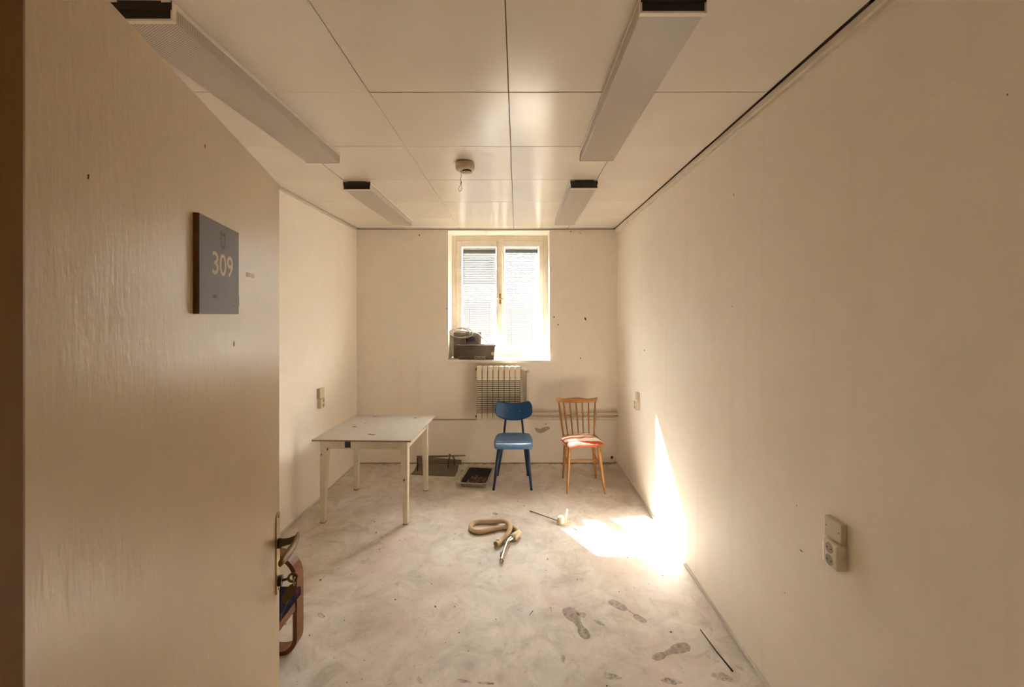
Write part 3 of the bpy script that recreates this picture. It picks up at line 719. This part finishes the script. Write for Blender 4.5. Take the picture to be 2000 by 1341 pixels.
for (px, py, a, b) in ((728, 848.5, 0.030, 0.012), (722, 847.5, 0.012, 0.010), (693, 833, 0.020, 0.014), (713, 826.5, 0.010, 0.006), (732, 813.5, 0.026, 0.006), (811, 816, 0.013, 0.012)):
    Y = (H-TH)*FPX/(py-615); bm = bmesh.new(); blob(bm, ((px-1010)*Y/FPX, Y, TH), (a, 0, 0), (0, b, 0), 12, 0.35, 0.0006, rr)
    obj('chip', bm, M['chip'], tb)
for (px, py, a, b) in ((635, 878, 0.024, 0.020), (632, 887, 0.016, 0.020), (635, 896, 0.010, 0.007)):
    p = W(px, py, 3.447); bm = bmesh.new(); blob(bm, (p.x, 3.437, p.z), (a*0.9, 0, 0), (0, 0, b), 10, 0.3, 0.012, rr, (0, 1, 0)); obj('chip', bm, M['navychip'], tb)
p = W(789, 938, 3.40); bm = bmesh.new(); blob(bm, (p.x-0.002, 3.402, p.z), (0.006, 0, 0), (0, 0, 0.011), 8, 0.2, 0.02, rr, (0, 1, 0)); obj('chip', bm, M['chip'], tb)

# ------------------------------------------------------------------ blue chair
bc = thing('chair', 'bright blue chair with curved plywood seat and winged backrest, in front of the radiator', 'chair', (-0.04, 4.27, 0))
cx = -0.036
def seat_fn(u, v):
    y = 4.265+0.176*v
    hw_ = 0.190*(1-0.06*max(0, v))*(1-abs(v)**7*0.10)
    z = 0.441-0.008*(1-v*v)
    if v < -0.45: z -= 0.040*((-0.45-v)/0.55)**2.2
    if v > 0.6: z += 0.010*((v-0.6)/0.4)**2
    yy = y+0.020*(abs(u)**3)*(-v)
    return (cx+hw_*u, yy, z-0.004*abs(u)**4)
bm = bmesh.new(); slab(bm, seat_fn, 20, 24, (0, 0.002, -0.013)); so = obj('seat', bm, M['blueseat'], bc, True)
def back_fn(u, v):
    x = cx+0.196*u*(1-0.05*(abs(v)**2 if v > 0 else 0))
    top = 0.737+0.029*min(1, abs(u)/0.82)**2-(0.030*((abs(u)-0.82)/0.18)**2 if abs(u) > 0.82 else 0)
    bot = 0.560+0.070*abs(u)**2.4+(0.022*((abs(u)-0.85)/0.15)**2 if abs(u) > 0.85 else 0)
    z = bot+(top-bot)*(v+1)/2
    return (x, 4.530-0.042*u*u+0.012*v, z)
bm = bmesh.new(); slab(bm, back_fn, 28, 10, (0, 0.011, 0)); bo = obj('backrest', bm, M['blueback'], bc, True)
for s in (-1, 1):
    bxp = [(cx+s*0.100, 4.435, 0.430), (cx+s*0.098, 4.480, 0.455), (cx+s*0.090, 4.520, 0.53), (cx+s*0.078, 4.543, 0.62), (cx+s*0.074, 4.545, 0.68)]
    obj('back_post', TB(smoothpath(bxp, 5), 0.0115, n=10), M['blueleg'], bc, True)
    for z_ in (0.660,):
        q = obj('screw', TB([(cx+s*0.066, 4.519+z_*0.0, z_), (cx+s*0.066, 4.533, z_)], 0.004, n=8), M['chrome'], bo)
for (x0_, y0_, x1_, y1_) in ((-0.168, 4.17, -0.225, 4.087), (0.093, 4.17, 0.137, 4.087), (-0.140, 4.40, -0.203, 4.466), (0.072, 4.40, 0.112, 4.466)):
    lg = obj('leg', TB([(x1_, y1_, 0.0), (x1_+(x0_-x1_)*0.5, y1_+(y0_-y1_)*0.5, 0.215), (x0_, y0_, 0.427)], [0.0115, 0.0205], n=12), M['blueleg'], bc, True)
    obj('foot', TB([(x1_, y1_, 0.0), (x1_+(x0_-x1_)*0.045, y1_+(y0_-y1_)*0.045, 0.020)], 0.0122, n=12), M['rubber'], lg, True)
obj('seat_frame', TB([(-0.150, 4.19, 0.424), (0.078, 4.19, 0.424), (0.066, 4.39, 0.424), (-0.136, 4.39, 0.424)], 0.009, n=8, closed=True), M['blueleg'], bc)

# ------------------------------------------------------------------ wooden spindle chair + cushion
wc = thing('chair', 'honey-coloured wooden spindle-back chair by the right wall', 'chair', (0.645, 4.2, 0))
def wseat(u, v):
    return (0.632+0.185*u*(1-0.05*v)*(1-0.08*abs(v)**6), 4.225+0.17*v*(1-0.05*abs(u)**4), 0.446-0.004*(1-u*u)*(1-v*v))
bm = bmesh.new(); slab(bm, wseat, 14, 14, (0, 0, -0.026)); obj('seat', bm, M['oakrail'], wc, True)
rail = [(90,95),(130,107),(200,119),(250,110),(310,103),(370,102),(430,110),(480,119),(540,105),(590,92),(584,120),(576,147),(540,149),(430,158),(330,161),(230,157),(160,151),(104,152),(96,125)]
bm = bmesh.new(); prism(bm, [W(1070+x/6.093, 760+y/6.093, 4.520) for x, y in rail], (0, 0.022, 0))
for v in bm.verts: v.co.y += -0.03*((v.co.x-0.62)/0.22)**2+0.01
bmesh.ops.bevel(bm, geom=[e for e in bm.edges], offset=0.003, segments=2, affect='EDGES')
obj('top_rail', bm, M['oakrail'], wc)
tops = [1091.5, 1100.6, 1112.7, 1125, 1137.3, 1149.6, 1162]; bots = [1100.4, 1108.9, 1118.8, 1130, 1139.6, 1150, 1160.6]
for k in range(7):
    a = W(tops[k], 784, 4.530); a.y += -0.03*((a.x-0.62)/0.22)**2+0.012; b = W(bots[k], 848.5, 4.355)
    b.z = 0.448; outer_ = k in (0, 6)
    prof = [(0, 0.006), (0.12, 0.0055), (0.42, 0.0075), (0.455, 0.0095), (0.47, 0.0062), (0.49, 0.0105), (0.51, 0.0062), (0.53, 0.009), (0.75, 0.0075), (1, 0.0055)]
    f_ = 1.45 if outer_ else 1.12
    obj('spindle', TB([b.lerp(a, q) for q, r in prof], [r*f_ for q, r in prof], n=10), M['oak'], wc, True)
legs = [((0.497, 4.065), (0.469, 4.005)), ((0.770, 4.065), (0.822, 4.005)), ((0.492, 4.33), (0.472, 4.39)), ((0.765, 4.33), (0.808, 4.39))]
for (a, b) in legs:
    prof = [(0, 0.0085), (0.05, 0.0095), (0.5, 0.0155), (0.62, 0.0172), (0.66, 0.0150), (0.70, 0.0172), (0.85, 0.0165), (1, 0.0145)]
    P0 = Vector((b[0], b[1], 0)); P1 = Vector((a[0], a[1], 0.430))
    obj('leg', TB([P0.lerp(P1, q) for q, r in prof], [r for q, r in prof], n=12), M['oak'], wc, True)
def on(leg, z): (a, b) = legs[leg]; return Vector((b[0], b[1], 0)).lerp(Vector((a[0], a[1], 0.430)), z/0.430)
def fat(a, b): return TB([a.lerp(b, q) for q in (0, .25, .5, .75, 1)], [0.006, 0.009, 0.0105, 0.009, 0.006], n=10)
obj('stretcher', fat(on(0, 0.235), on(2, 0.265)), M['oak'], wc, True)
obj('stretcher', fat(on(1, 0.235), on(3, 0.265)), M['oak'], wc, True)
obj('stretcher', fat((on(0, 0.235)+on(2, 0.265))/2, (on(1, 0.235)+on(3, 0.265))/2), M['oak'], wc, True)
cA, cB, cC_, cD = Vector((0.476, 3.985)), Vector((0.838, 4.075)), Vector((0.730, 4.395)), Vector((0.425, 4.215))
def cush(top):
    def fn(u, v):
        k = 1-0.035*(abs(u*v))**3
        u2, v2 = u*k, v*k
        s, q = (u2+1)/2, (v2+1)/2
        p = (cA*(1-s)+cB*s)*(1-q)+(cD*(1-s)+cC_*s)*q
        th = 0.020*(1-abs(u)**4)**0.5*(1-abs(v)**4)**0.5
        w_ = 0.003*math.sin(u*5+v*3)+0.002*math.sin(u*11)
        dr_ = -0.018*max(0, -v-0.45)/0.55-0.008*max(0, abs(u)-0.7)/0.3
        return (p.x, p.y, 0.466+th+w_+dr_)
    return fn
bm = bmesh.new()
slab(bm, cush(1), 22, 22, lambda u, v: (0, 0, -(0.014+0.024*(1-abs(u)**4)**0.5*(1-abs(v)**4)**0.5)*(1.0)))
tag(obj('seat_cushion', bm, M['stripe'], None, True), 'flat red and white striped cushion lying askew on the wooden chair', 'cushion')

# ------------------------------------------------------------------ bentwood armchair behind the door
ac = thing('armchair', 'low red-brown bentwood armchair with dark blue cushion, mostly hidden behind the door', 'armchair', (-1.33, 1.84, 0))
def loop_pts(x0, x1, z0, z1, r0, r1, n=8):
    P = []
    for (cx_, cz_, r, a0) in ((x1-r1, z1-r1, r1, 0), (x0+r1, z1-r1, r1, PI/2), (x0+r0, z0+r0, r0, PI), (x1-r0, z0+r0, r0, 1.5*PI)):
        for k in range(n+1):
            a = a0+PI/2*k/n; P.append((cx_+r*math.cos(a), cz_+r*math.sin(a)))
    return P
def side_frame(ya, yb):
    bm = bmesh.new(); o_ = loop_pts(-1.66, -1.079, 0.0, 0.497, 0.085, 0.125); i_ = loop_pts(-1.66+0.021, -1.079-0.021, 0.021, 0.497-0.021, 0.064, 0.104)
    rings = [[Vector((a[0], ya, a[1])), Vector((a[0], yb, a[1])), Vector((b[0], yb, b[1])), Vector((b[0], ya, b[1]))] for a, b in zip(o_, i_)]
    loft(bm, rings, False, True)
    return bm
for ya, yb in ((1.52, 1.582), (2.10, 2.164)): obj('side_frame', side_frame(ya, yb), M['teak'], ac)
obj('seat_rail', BX(-1.112, -1.086, 1.582, 2.10, 0.224, 0.262, bev=0.003), M['teak'], ac)
obj('seat_rail', BX(-1.60, -1.575, 1.582, 2.10, 0.200, 0.24, bev=0.003), M['teak'], ac)
def acush(u, v):
    return (-1.325+0.268*u, 1.842+0.252*v, 0.345-0.025*(1-u)/2+0.035*((1-abs(u)**5)*(1-abs(v)**5))**0.5)
bm = bmesh.new(); slab(bm, acush, 18, 18, lambda u, v: (0, 0, -(0.035+0.035*((1-abs(u)**5)*(1-abs(v)**5))**0.5)-0.004)); obj('cushion', bm, M['uph'], ac, True)
bm = bmesh.new(); box(bm, -0.03, 0.03, 1.60, 2.08, 0.0, 0.40, bev=0.02, seg=3)
bm.transform(Matrix.Translation((-1.60, 0, 0.33)) @ Matrix.Rotation(math.radians(-13), 4, 'Y')); obj('back_cushion', bm, M['uph'], ac, True)
for yy in (1.63, 2.03):
    obj('back_slat', TB([(-1.60, yy, 0.22), (-1.65, yy, 0.45), (-1.725, yy, 0.74)], 0.011, n=8), M['teak'], ac, True)

# ------------------------------------------------------------------ window sill things
SZ = 1.168
tu = thing('plastic_crate', 'dark dusty plastic crate with pale specks on the front of the sill', 'crate', (-0.46, 4.87, SZ))
def trough(x0, x1, y0, y1, z0, z1, tx, ty, wl, m_=None):
    bm = bmesh.new()
    def rect(xa, xb, ya, yb, z): return [Vector((xa, ya, z)), Vector((xb, ya, z)), Vector((xb, yb, z)), Vector((xa, yb, z))]
    loft(bm, [rect(x0+tx+wl, x1-tx-wl, y0+ty+wl, y1-ty-wl, z0+0.006), rect(x0+wl, x1-wl, y0+wl, y1-wl, z1), rect(x0, x1, y0, y1, z1), rect(x0+tx, x1-tx, y0+ty, y1-ty, z0)], True)
    return bm
obj('body', trough(-0.668, -0.248, 4.800, 4.960, SZ, 1.333, 0.018, 0.015, 0.006), M['tub'], tu)
bm = bmesh.new()
for (a, b, c_, d_) in ((-0.676, -0.240, 4.792, 4.803), (-0.676, -0.240, 4.957, 4.968), (-0.676, -0.666, 4.803, 4.957), (-0.250, -0.240, 4.803, 4.957)):
    box(bm, a, b, c_, d_, 1.318, 1.336, bev=0.003)
obj('rim', bm, M['tub'], tu)
bm = bmesh.new(); blob(bm, (-0.277, 4.807, 1.245), (0.016, 0, 0), (0, 0, 0.026), 10, 0.15, 0.003, rr, (0, 1, 0)); obj('pale_patch', bm, M['cable'], tu)
bm = bmesh.new()
for k in range(5):  # worn, unreadable pale label blocks
    x = -0.475+k*0.026
    for (a, b, c_, d_) in ((0, 0.018, 0.0, 0.005), (0, 0.005, 0, 0.026), (0, 0.018, 0.021, 0.026)) if k % 2 == 0 else ((0, 0.004, 0, 0.026), (0.014, 0.018, 0, 0.026), (0, 0.018, 0.011, 0.016)):
        box(bm, x+a, x+b, 4.8115, 4.814, SZ+0.012+c_, SZ+0.012+d_)
obj('worn_lettering', bm, M['cable'], tu)
gb = thing('metal_box', 'dusty dark grey box standing behind the crate on the sill', 'box', (-0.58, 5.03, SZ))
obj('body', BX(-0.738, -0.600, 4.975, 5.085, SZ, 1.470, bev=0.006), M['greybox'], gb)
obj('motor_block', BX(-0.602, -0.435, 4.985, 5.085, SZ, 1.462, bev=0.012), M['tub'], gb)
obj('top_cover', BX(-0.730, -0.500, 4.990, 5.080, 1.456, 1.480, bev=0.008), M['greybox'], gb)
obj('side_panel', BX(-0.470, -0.420, 4.995, 5.083, SZ, 1.474, bev=0.004), M['greybox'], gb)
obj('front_panel', BX(-0.585, -0.485, 4.980, 4.986, 1.365, 1.42, bev=0.002), M['navychip'], gb)
# coiled pale cable leaning over the box
cc = W(902, 651, 4.97)
lp = []
for k in range(46):
    a = 2*PI*k/22+2.2; q = k/45
    rx, rz, ox = 0.108+0.018*q, 0.050+0.014*q, -0.030+0.045*q
    lp.append(Vector((cc.x+ox+rx*math.cos(a), 4.925-0.035*math.sin(a), 1.462+rz*math.sin(a))))
lp += [W(930, 650, 4.93), W(941, 659, 4.90), W(950, 667, 4.87), W(957, 672, 4.86)]
tag(obj('coiled_cable', TB(smoothpath(lp, 3), 0.0065, n=8), M['cable'], None, True), 'pale cable coiled in loops over the grey box on the sill', 'cable')

# ------------------------------------------------------------------ vacuum hose
hz = 0.020
HP = [(975.7,1057.9,hz),(982.4,1052.5,hz+.004),(990.2,1044.5,hz+.018),(995.5,1033,hz+.036),(994.8,1023,hz+.040),(985.6,1016.8,hz+.022),(967.9,1017.6,hz),(948.5,1018,hz),(934,1018.4,hz),(923.8,1022,hz),(919.6,1028.6,hz),(922.6,1034.6,hz),(932,1037.8,hz),(943.6,1037.2,hz),(958.2,1033.8,hz),(972.7,1030.3,hz),(987.3,1028.2,hz),(1001.8,1029.5,hz),(1009.3,1034.8,hz),(1011.8,1040.4,hz)]
pts = smoothpath([F(x, y, z) for x, y, z in HP], 14)
# resample evenly so the ribs are regular
def resample(pts, step):
    out = [pts[0]]; acc = 0.0
    for a, b in zip(pts, pts[1:]):
        L = (b-a).length; s = step-acc
        while s <= L: out.append(a.lerp(b, s/L)); s += step
        acc = L-(s-step)
    return out
pts = resample(pts, 0.0026)
vh = thing('vacuum_hose', 'beige ribbed vacuum cleaner hose with bent chrome tube, looped on the floor', 'hose', F(965, 1040))
obj('hose', TB(pts, [0.0185 if k % 3 else 0.0168 for k in range(len(pts))], n=14), M['hose'], vh, True)
e0 = pts[0]; d0 = (pts[0]-pts[6]).normalized()
def hollow(a, d, L, ro, ri, n=20):
    bm = bmesh.new(); d = d.normalized(); up = Vector((0, 0, 1)); u = (up-d*up.dot(d)).normalized(); v = d.cross(u); rings = []
    for (s, r) in ((0, ro*0.92), (0.15, ro), (0.85, ro), (1, ro*0.97), (1, ri), (0.25, ri)):
        rings.append([a+d*L*s+r*(math.cos(2*PI*k/n)*u+math.sin(2*PI*k/n)*v) for k in range(n)])
    return loft(bm, rings, True)
cf = obj('end_cuff', hollow(e0-d0*0.004, d0+Vector((0,0,0.02)), 0.045, 0.0235, 0.0175), M['hosecuff'], vh, True)
obj('cuff_button', BX(-0.010, 0.010, -0.008, 0.008, 0, 0.012, bev=0.003, M=Matrix.Translation(e0+d0*0.02+Vector((0.0, 0.004, 0.018)))), M['hosecuff'], cf)
g0, g1 = F(1012.2, 1041, 0.024), F(1001.5, 1050.5, 0.026)
obj('hand_grip', TB([g0+(g0-g1)*0.15, g0.lerp(g1, 0.3), g0.lerp(g1, 0.7), g1], [0.021, 0.026, 0.026, 0.023], n=16), M['hosecuff'], vh, True)
cp = smoothpath([F(1003, 1049, 0.024), F(996.5, 1052.5, 0.024), F(991.5, 1057.5, 0.024), F(987.5, 1068, 0.022), F(983.0, 1082, 0.020), F(979.8, 1094, 0.0185)], 8)
obj('chrome_tube', TB(cp, 0.0155, n=18, caps=False), M['chrome'], vh, True)
dC = (cp[-1]-cp[-4]).normalized()
ti = obj('tube_mouth', hollow(cp[-1]-dC*0.012, dC, 0.016, 0.0172, 0.0145), M['chrome'], vh, True)
obj('tube_inside', TB([cp[-1]-dC*0.012, cp[-1]-dC*0.010], 0.0148, n=16), M['black'], ti)
obj('air_slider', BX(-0.004, 0.006, -0.02, 0.02, -0.012, 0.012, bev=0.003, M=Matrix.Translation(cp[-8]+Vector((-0.0165, 0, 0)))), M['black'], vh)

# ------------------------------------------------------------------ small broken fitting in the sun patch
bf = thing('broken_fitting', 'small cream block with upright blade and thin rod, lying in the sun patch', 'fitting', F(1096, 1025))
c0 = F(1096, 1024.5)
bm = bmesh.new(); lathe(bm, [(0.030, 0.004), (0.031, 0.012), (0.029, 0.04), (0.024, 0.058), (0.014, 0.064)], (c0.x, c0.y+0.02, 0), 18); obj('block', bm, M['cream'], bf, True)
bm = bmesh.new(); box(bm, c0.x-0.031, c0.x+0.031, c0.y-0.008, c0.y+0.045, 0, 0.012, bev=0.003); obj('foot', bm, M['cream'], bf)
p0 = Vector((c0.x+0.036, c0.y+0.015, 0.0)); bm = bmesh.new()
prism(bm, [p0+Vector((-0.004, 0, 0)), p0+Vector((0.006, 0, 0)), p0+Vector((0.021, 0, 0.108)), p0+Vector((0.013, 0, 0.112))], (0, 0.022, 0)); obj('blade', bm, M['cream'], bf)
r0 = F(1035.5, 997.2, 0.004)
obj('rod', TB([r0, (c0.x-0.028, c0.y+0.02, 0.024)], 0.0042, n=8), M['rod'], bf, True)
# long thin stick at the lower right
tag(obj('stick', TB([F(1368, 1229, 0.004), F(1400, 1272, 0.004), F(1431, 1310, 0.004)], [0.0028, 0.0038], n=8), M['stick'], None, True), 'long thin dark stick on the floor near the right wall', 'stick')
tag(obj('splinter', TB([F(1041, 1192, 0.002), F(1034, 1201, 0.002)], [0.0018, 0.0012], n=6), M['stick'], None), 'tiny dark splinter on the floor left of the footprints', 'splinter')

# ------------------------------------------------------------------ clutter by the back wall
sh_ = [F(802.5, 926.8), F(830, 928.2), F(860, 929.3), F(888.5, 930.5), F(893, 922), F(896, 909), F(870, 908.2), F(840, 907.4), F(814.5, 907), F(812, 913), F(809, 919)]
bm = bmesh.new(); prism(bm, [p+Vector((0, 0, 0.002)) for p in sh_], (0, 0, 0.006))
tag(obj('metal_sheet', bm, M['steel'], None), 'dark dusty sheet lying flat on the floor under the iron stand', 'sheet')
ms = thing('iron_stand', 'low dark iron stand with a long bar, between table and roasting pan', 'stand', (-0.85, 4.6, 0))
bz = 0.155; SF = 0.0085
bm = bmesh.new(); prism(bm, [Vector((-1.078, 4.575, bz+0.012)), Vector((-0.556, 4.60, bz+0.010)), Vector((-0.556, 4.60, bz+0.002)), Vector((-0.75, 4.59, bz-0.004)), Vector((-1.06, 4.575, bz-0.014))], (0, 0.014, 0)); obj('bar', bm, M['steel'], ms)
obj('leg', TB([(-1.066, 4.583, bz), (-1.064, 4.583, SF)], 0.007, n=8), M['iron'], ms)
obj('leg', TB(smoothpath([(-0.722, 4.60, bz), (-0.735, 4.63, 0.11), (-0.748, 4.66, 0.05), (-0.752, 4.672, SF)], 4), 0.0065, n=8), M['iron'], ms, True)
obj('leg', TB(smoothpath([(-0.700, 4.61, bz+0.004), (-0.690, 4.68, 0.11), (-0.692, 4.73, 0.05), (-0.694, 4.745, SF)], 4), 0.0065, n=8), M['iron'], ms, True)
obj('knob', TB([(-0.722, 4.60, bz), (-0.722, 4.60, bz+0.022)], [0.006, 0.009], n=10), M['iron'], ms, True)
bm = bmesh.new(); prism(bm, [Vector((-1.120, 4.795, 0.012)), Vector((-0.625, 4.800, 0.0)), Vector((-0.625, 4.812, 0.045)), Vector((-1.120, 4.812, 0.085))], (0, -0.010, 0.0))
tag(obj('plank', bm, M['plank'], None), 'narrow weathered plank leaning on the back wall behind the iron stand', 'plank')

# roasting pan
pc = Vector((-0.405, 4.335, 0)); Rp = Matrix.Translation(pc) @ Matrix.Rotation(math.radians(-6.5), 4, 'Z') @ Matrix.Rotation(math.radians(1.2), 4, 'X')
pn = thing('roasting_pan', 'worn enamel roasting pan full of dark rubble, left of the blue chair', 'pan', pc)
def rrect(hx, hy, r, z, n=5):
    P = []
    for (sx_, sy_, a0) in ((1, 1, 0), (-1, 1, PI/2), (-1, -1, PI), (1, -1, 1.5*PI)):
        for k in range(n+1):
            a = a0+PI/2*k/n; P.append(Vector((sx_*(hx-r)+r*math.cos(a), sy_*(hy-r)+r*math.sin(a), z)))
    return P
bm = bmesh.new()
loft(bm, [rrect(0.112, 0.180, 0.03, 0.008), rrect(0.126, 0.200, 0.035, 0.056), rrect(0.142, 0.216, 0.04, 0.060), rrect(0.146, 0.220, 0.042, 0.056), rrect(0.130, 0.205, 0.036, 0.050), rrect(0.116, 0.184, 0.03, 0.005)])
bm.transform(Rp); obj('pan_body', bm, M['panm'], pn, True)
bm = bmesh.new(); loft(bm, [rrect(0.1105, 0.1785, 0.029, 0.0092), rrect(0.1235, 0.1975, 0.033, 0.053)], False)
bm.faces.new([bm.verts.new(v) for v in rrect(0.1105, 0.1785, 0.029, 0.0092)]); bm.transform(Rp); obj('pan_lining', bm, M['pandark'], pn)
bm = bmesh.new(); rq = random.Random(3)
for k in range(60):
    s = rq.uniform(0.006, 0.017); q = bmesh.ops.create_icosphere(bm, subdivisions=1, radius=s)['verts']
    p = Vector((rq.uniform(-0.095, 0.095), rq.uniform(-0.165, 0.06), 0.012+s*0.6))
    for v in q: v.co = v.co*rq.uniform(0.65, 1.1)+p
bm.transform(Rp); rb = obj('rubble', bm, M['crumb'], pn); rb['kind'] = 'stuff'
bm = bmesh.new()
bp = [Rp @ Vector((-0.142, -0.155, 0.058)), Rp @ Vector((-0.158, -0.150, 0.075)), Rp @ Vector((-0.158, -0.02, 0.098)), Rp @ Vector((-0.146, 0.0, 0.092))]
tube(bm, smoothpath(bp, 6), [0.006]+[0.010]*16+[0.012]*2, n=10); obj('handle', bm, M['patch'], pn, True)
obj('corner_lug', BX(-0.168, -0.130, -0.222, -0.195, 0.050, 0.058, bev=0.002, M=Rp), M['panm'], pn)

# ------------------------------------------------------------------ dirt on the floor and the walls
def sole(kind):
    fore = [(-0.040, 0.115), (-0.022, 0.132), (0.005, 0.136), (0.030, 0.122), (0.042, 0.090), (0.043, 0.050), (0.034, 0.020), (-0.018, 0.012), (-0.038, 0.040), (-0.045, 0.080)]
    waist = [(-0.018, 0.012), (0.030, 0.016), (0.022, -0.045), (-0.012, -0.045)]
    heel = [(-0.012, -0.045), (0.024, -0.045), (0.034, -0.075), (0.030, -0.110), (0.010, -0.128), (-0.014, -0.122), (-0.026, -0.095), (-0.024, -0.065)]
    return {'full': [fore, waist, heel], 'broken': [[(x*0.9, y) for x, y in fore], [(0.008, 0.016), (0.020, 0.012), (0.014, -0.05), (0.006, -0.05)], heel], 'heel': [heel]}[kind]
def footprint(p_toe, p_heel, kind, flip=1, sc=1.0):
    a, b = F(*p_toe), F(*p_heel); d = (a-b); L = d.length; d.normalize(); r = Vector((d.y, -d.x, 0))*flip; mid = (a+b)/2; s = L/0.264
    bm = bmesh.new()
    for poly in sole(kind):
        P = [(Vector(q)) for q in poly]; n = len(P); Q = []
        if n > 4:
            for i in range(n):
                p0, p1, p2, p3 = P[(i-1) % n], P[i], P[(i+1) % n], P[(i+2) % n]
                for k in range(3):
                    t_ = k/3; Q.append(0.5*((2*p1)+(p2-p0)*t_+(2*p0-5*p1+4*p2-p3)*t_*t_+(3*p1-p0-3*p2+p3)*t_**3))
        else: Q = P
        bm.faces.new([bm.verts.new(mid+d*(q.y*s)+r*(q.x*s*sc)+Vector((0, 0, 0.0011))) for q in Q])
    bmesh.ops.recalc_face_normals(bm, faces=bm.faces)
    me = bpy.data.meshes.new('footprint'); bm.to_mesh(me); bm.free(); me.materials.append(M['print_'])
    return link('footprint', me, None, fl)
footprint((1108, 1186), (1147, 1249), 'full', 1)
footprint((1191, 1172), (1263, 1217), 'broken', 1, 0.8)
footprint((1344, 1259), (1275, 1288), 'full', -1, 0.8)
for (c_, a, b) in (((1135, 1199), (10, 1), (3, 7)), ((1170, 1216), (9, 2), (4, 5)), ((1445, 1304), (9, 3), (3, 4)), ((1390, 1230), (3, 1), (1, 5)), ((820, 1329), (5, 1), (2, 7)), ((950, 1334), (18, 1), (4, 3)), ((1196, 1321), (18, 2), (3, 7)),
                   ((1310, 1330), (20, 2), (4, 6)), ((1410, 1322), (22, 3), (6, 9)), ((967, 1002.5), (6, 0.3), (0.5, 2.3)), ((1076, 1190), (2, 1), (1, 6)), ((627, 1202), (7, 1), (1, 5)), ((905, 1330), (14, 1), (3, 4)), ((1100, 1285), (4, 0), (0, 8))):
    c3 = F(*c_); a3 = F(c_[0]+a[0], c_[1]+a[1])-c3; b3 = F(c_[0]+b[0], c_[1]+b[1])-c3; bm = bmesh.new()
    n_ = 14; bm.faces.new([bm.verts.new(c3+(a3*math.cos(2*PI*k/n_)+b3*math.sin(2*PI*k/n_))*(1+rr.uniform(-.2, .2))+Vector((0, 0, 0.0009))) for k in range(n_)])
    me = bpy.data.meshes.new('smudge'); bm.to_mesh(me); bm.free(); me.materials.append(M['smudge']); link('smudge', me, None, fl)
bm = bmesh.new(); rq = random.Random(11)
for k in range(170):
    x = rq.uniform(XL+0.05, XR-0.05); y = rq.uniform(1.4, 4.75); s = rq.choice([0.0015, 0.0025, 0.0035, 0.006])*rq.uniform(0.6, 1.2)
    a = rq.uniform(0, PI); q = rq.uniform(0.3, 1)
    blob(bm, (x, y, 0.0), (s*math.cos(a), s*math.sin(a), 0), (-s*q*math.sin(a), s*q*math.cos(a), 0), 6, 0.3, 0.0016, rq)
o = tag(obj('floor_debris', bm, M['chip'], None), 'scattered tiny dark flakes and grit on the floor', 'debris'); o['kind'] = 'stuff'
bm = bmesh.new()
for k in range(90):   # dirt collected along the foot of the back wall
    x = rq.uniform(XL+0.1, XR-0.02); s = rq.uniform(0.002, 0.008)
    blob(bm, (x, YB-0.012-abs(rq.gauss(0, 0.012)), 0), (s*1.6, 0, 0), (0, s*0.5, 0), 6, 0.3, 0.002, rq)
o = tag(obj('wall_foot_dirt', bm, M['chip'], None), 'crumbs of dark dirt along the foot of the back wall', 'dirt'); o['kind'] = 'stuff'
# chips and holes in the back and right walls
def back_chip(px, py, a, b, m_='chip'):
    p = W(px, py, YB); bm = bmesh.new(); blob(bm, (p.x, YB, p.z), (a, 0, 0), (0, 0, b), 9, 0.3, 0.0008, rr, (0, -1, 0)); obj('wall_chip', bm, M[m_], wb)
for (px, py, a, b) in ((1082, 619, .010, .009), (1090, 634, .006, .009), (1143.5, 622.5, .012, .017), (1133.5, 699, .006, .008), (819, 459, .009, .008), (872, 602, .006, .009), (949, 452.5, .006, .004), (1066, 827.5, .007, .006), (1115, 452, .010, .004), (1133, 455, .006, .007), (1195, 893, .014, .02), (1200, 904, .02, .014), (692, 903, .022, .02), (690, 893, .006, .012)):
    back_chip(px, py, a, b)
bm = bmesh.new(); bl = [(826,965),(840,962),(870,972),(905,955),(935,950),(957,955),(955,970),(930,985),(900,1003),(870,1008),(845,1000),(830,985)]
prism(bm, [W(860+x/4.471, 620+y/4.471, YB) for x, y in bl], (0, -0.0008, 0)); obj('plaster_patch', bm, M['patch'], wb)
def right_chip(px, py, a, b):
    Y = XR*FPX/(px-1010); z = H-(py-615)*Y/FPX; bm = bmesh.new(); blob(bm, (XR, Y, z), (0, a, 0), (0, 0, b), 9, 0.3, 0.0006, rr, (-1, 0, 0)); obj('wall_chip', bm, M['chip'], wr)
for (px, py, a, b) in ((1433, 380, .003, .006), (1430, 598, .002, .003), (1533, 1158, .002, .003), (1259, 684, .014, .004), (1556, 987, .001, .004), (1565, 1075, .009, .002), (1968, 185, .0015, .003)):
    right_chip(px, py, a, b)
bpy.context.view_layer.update()
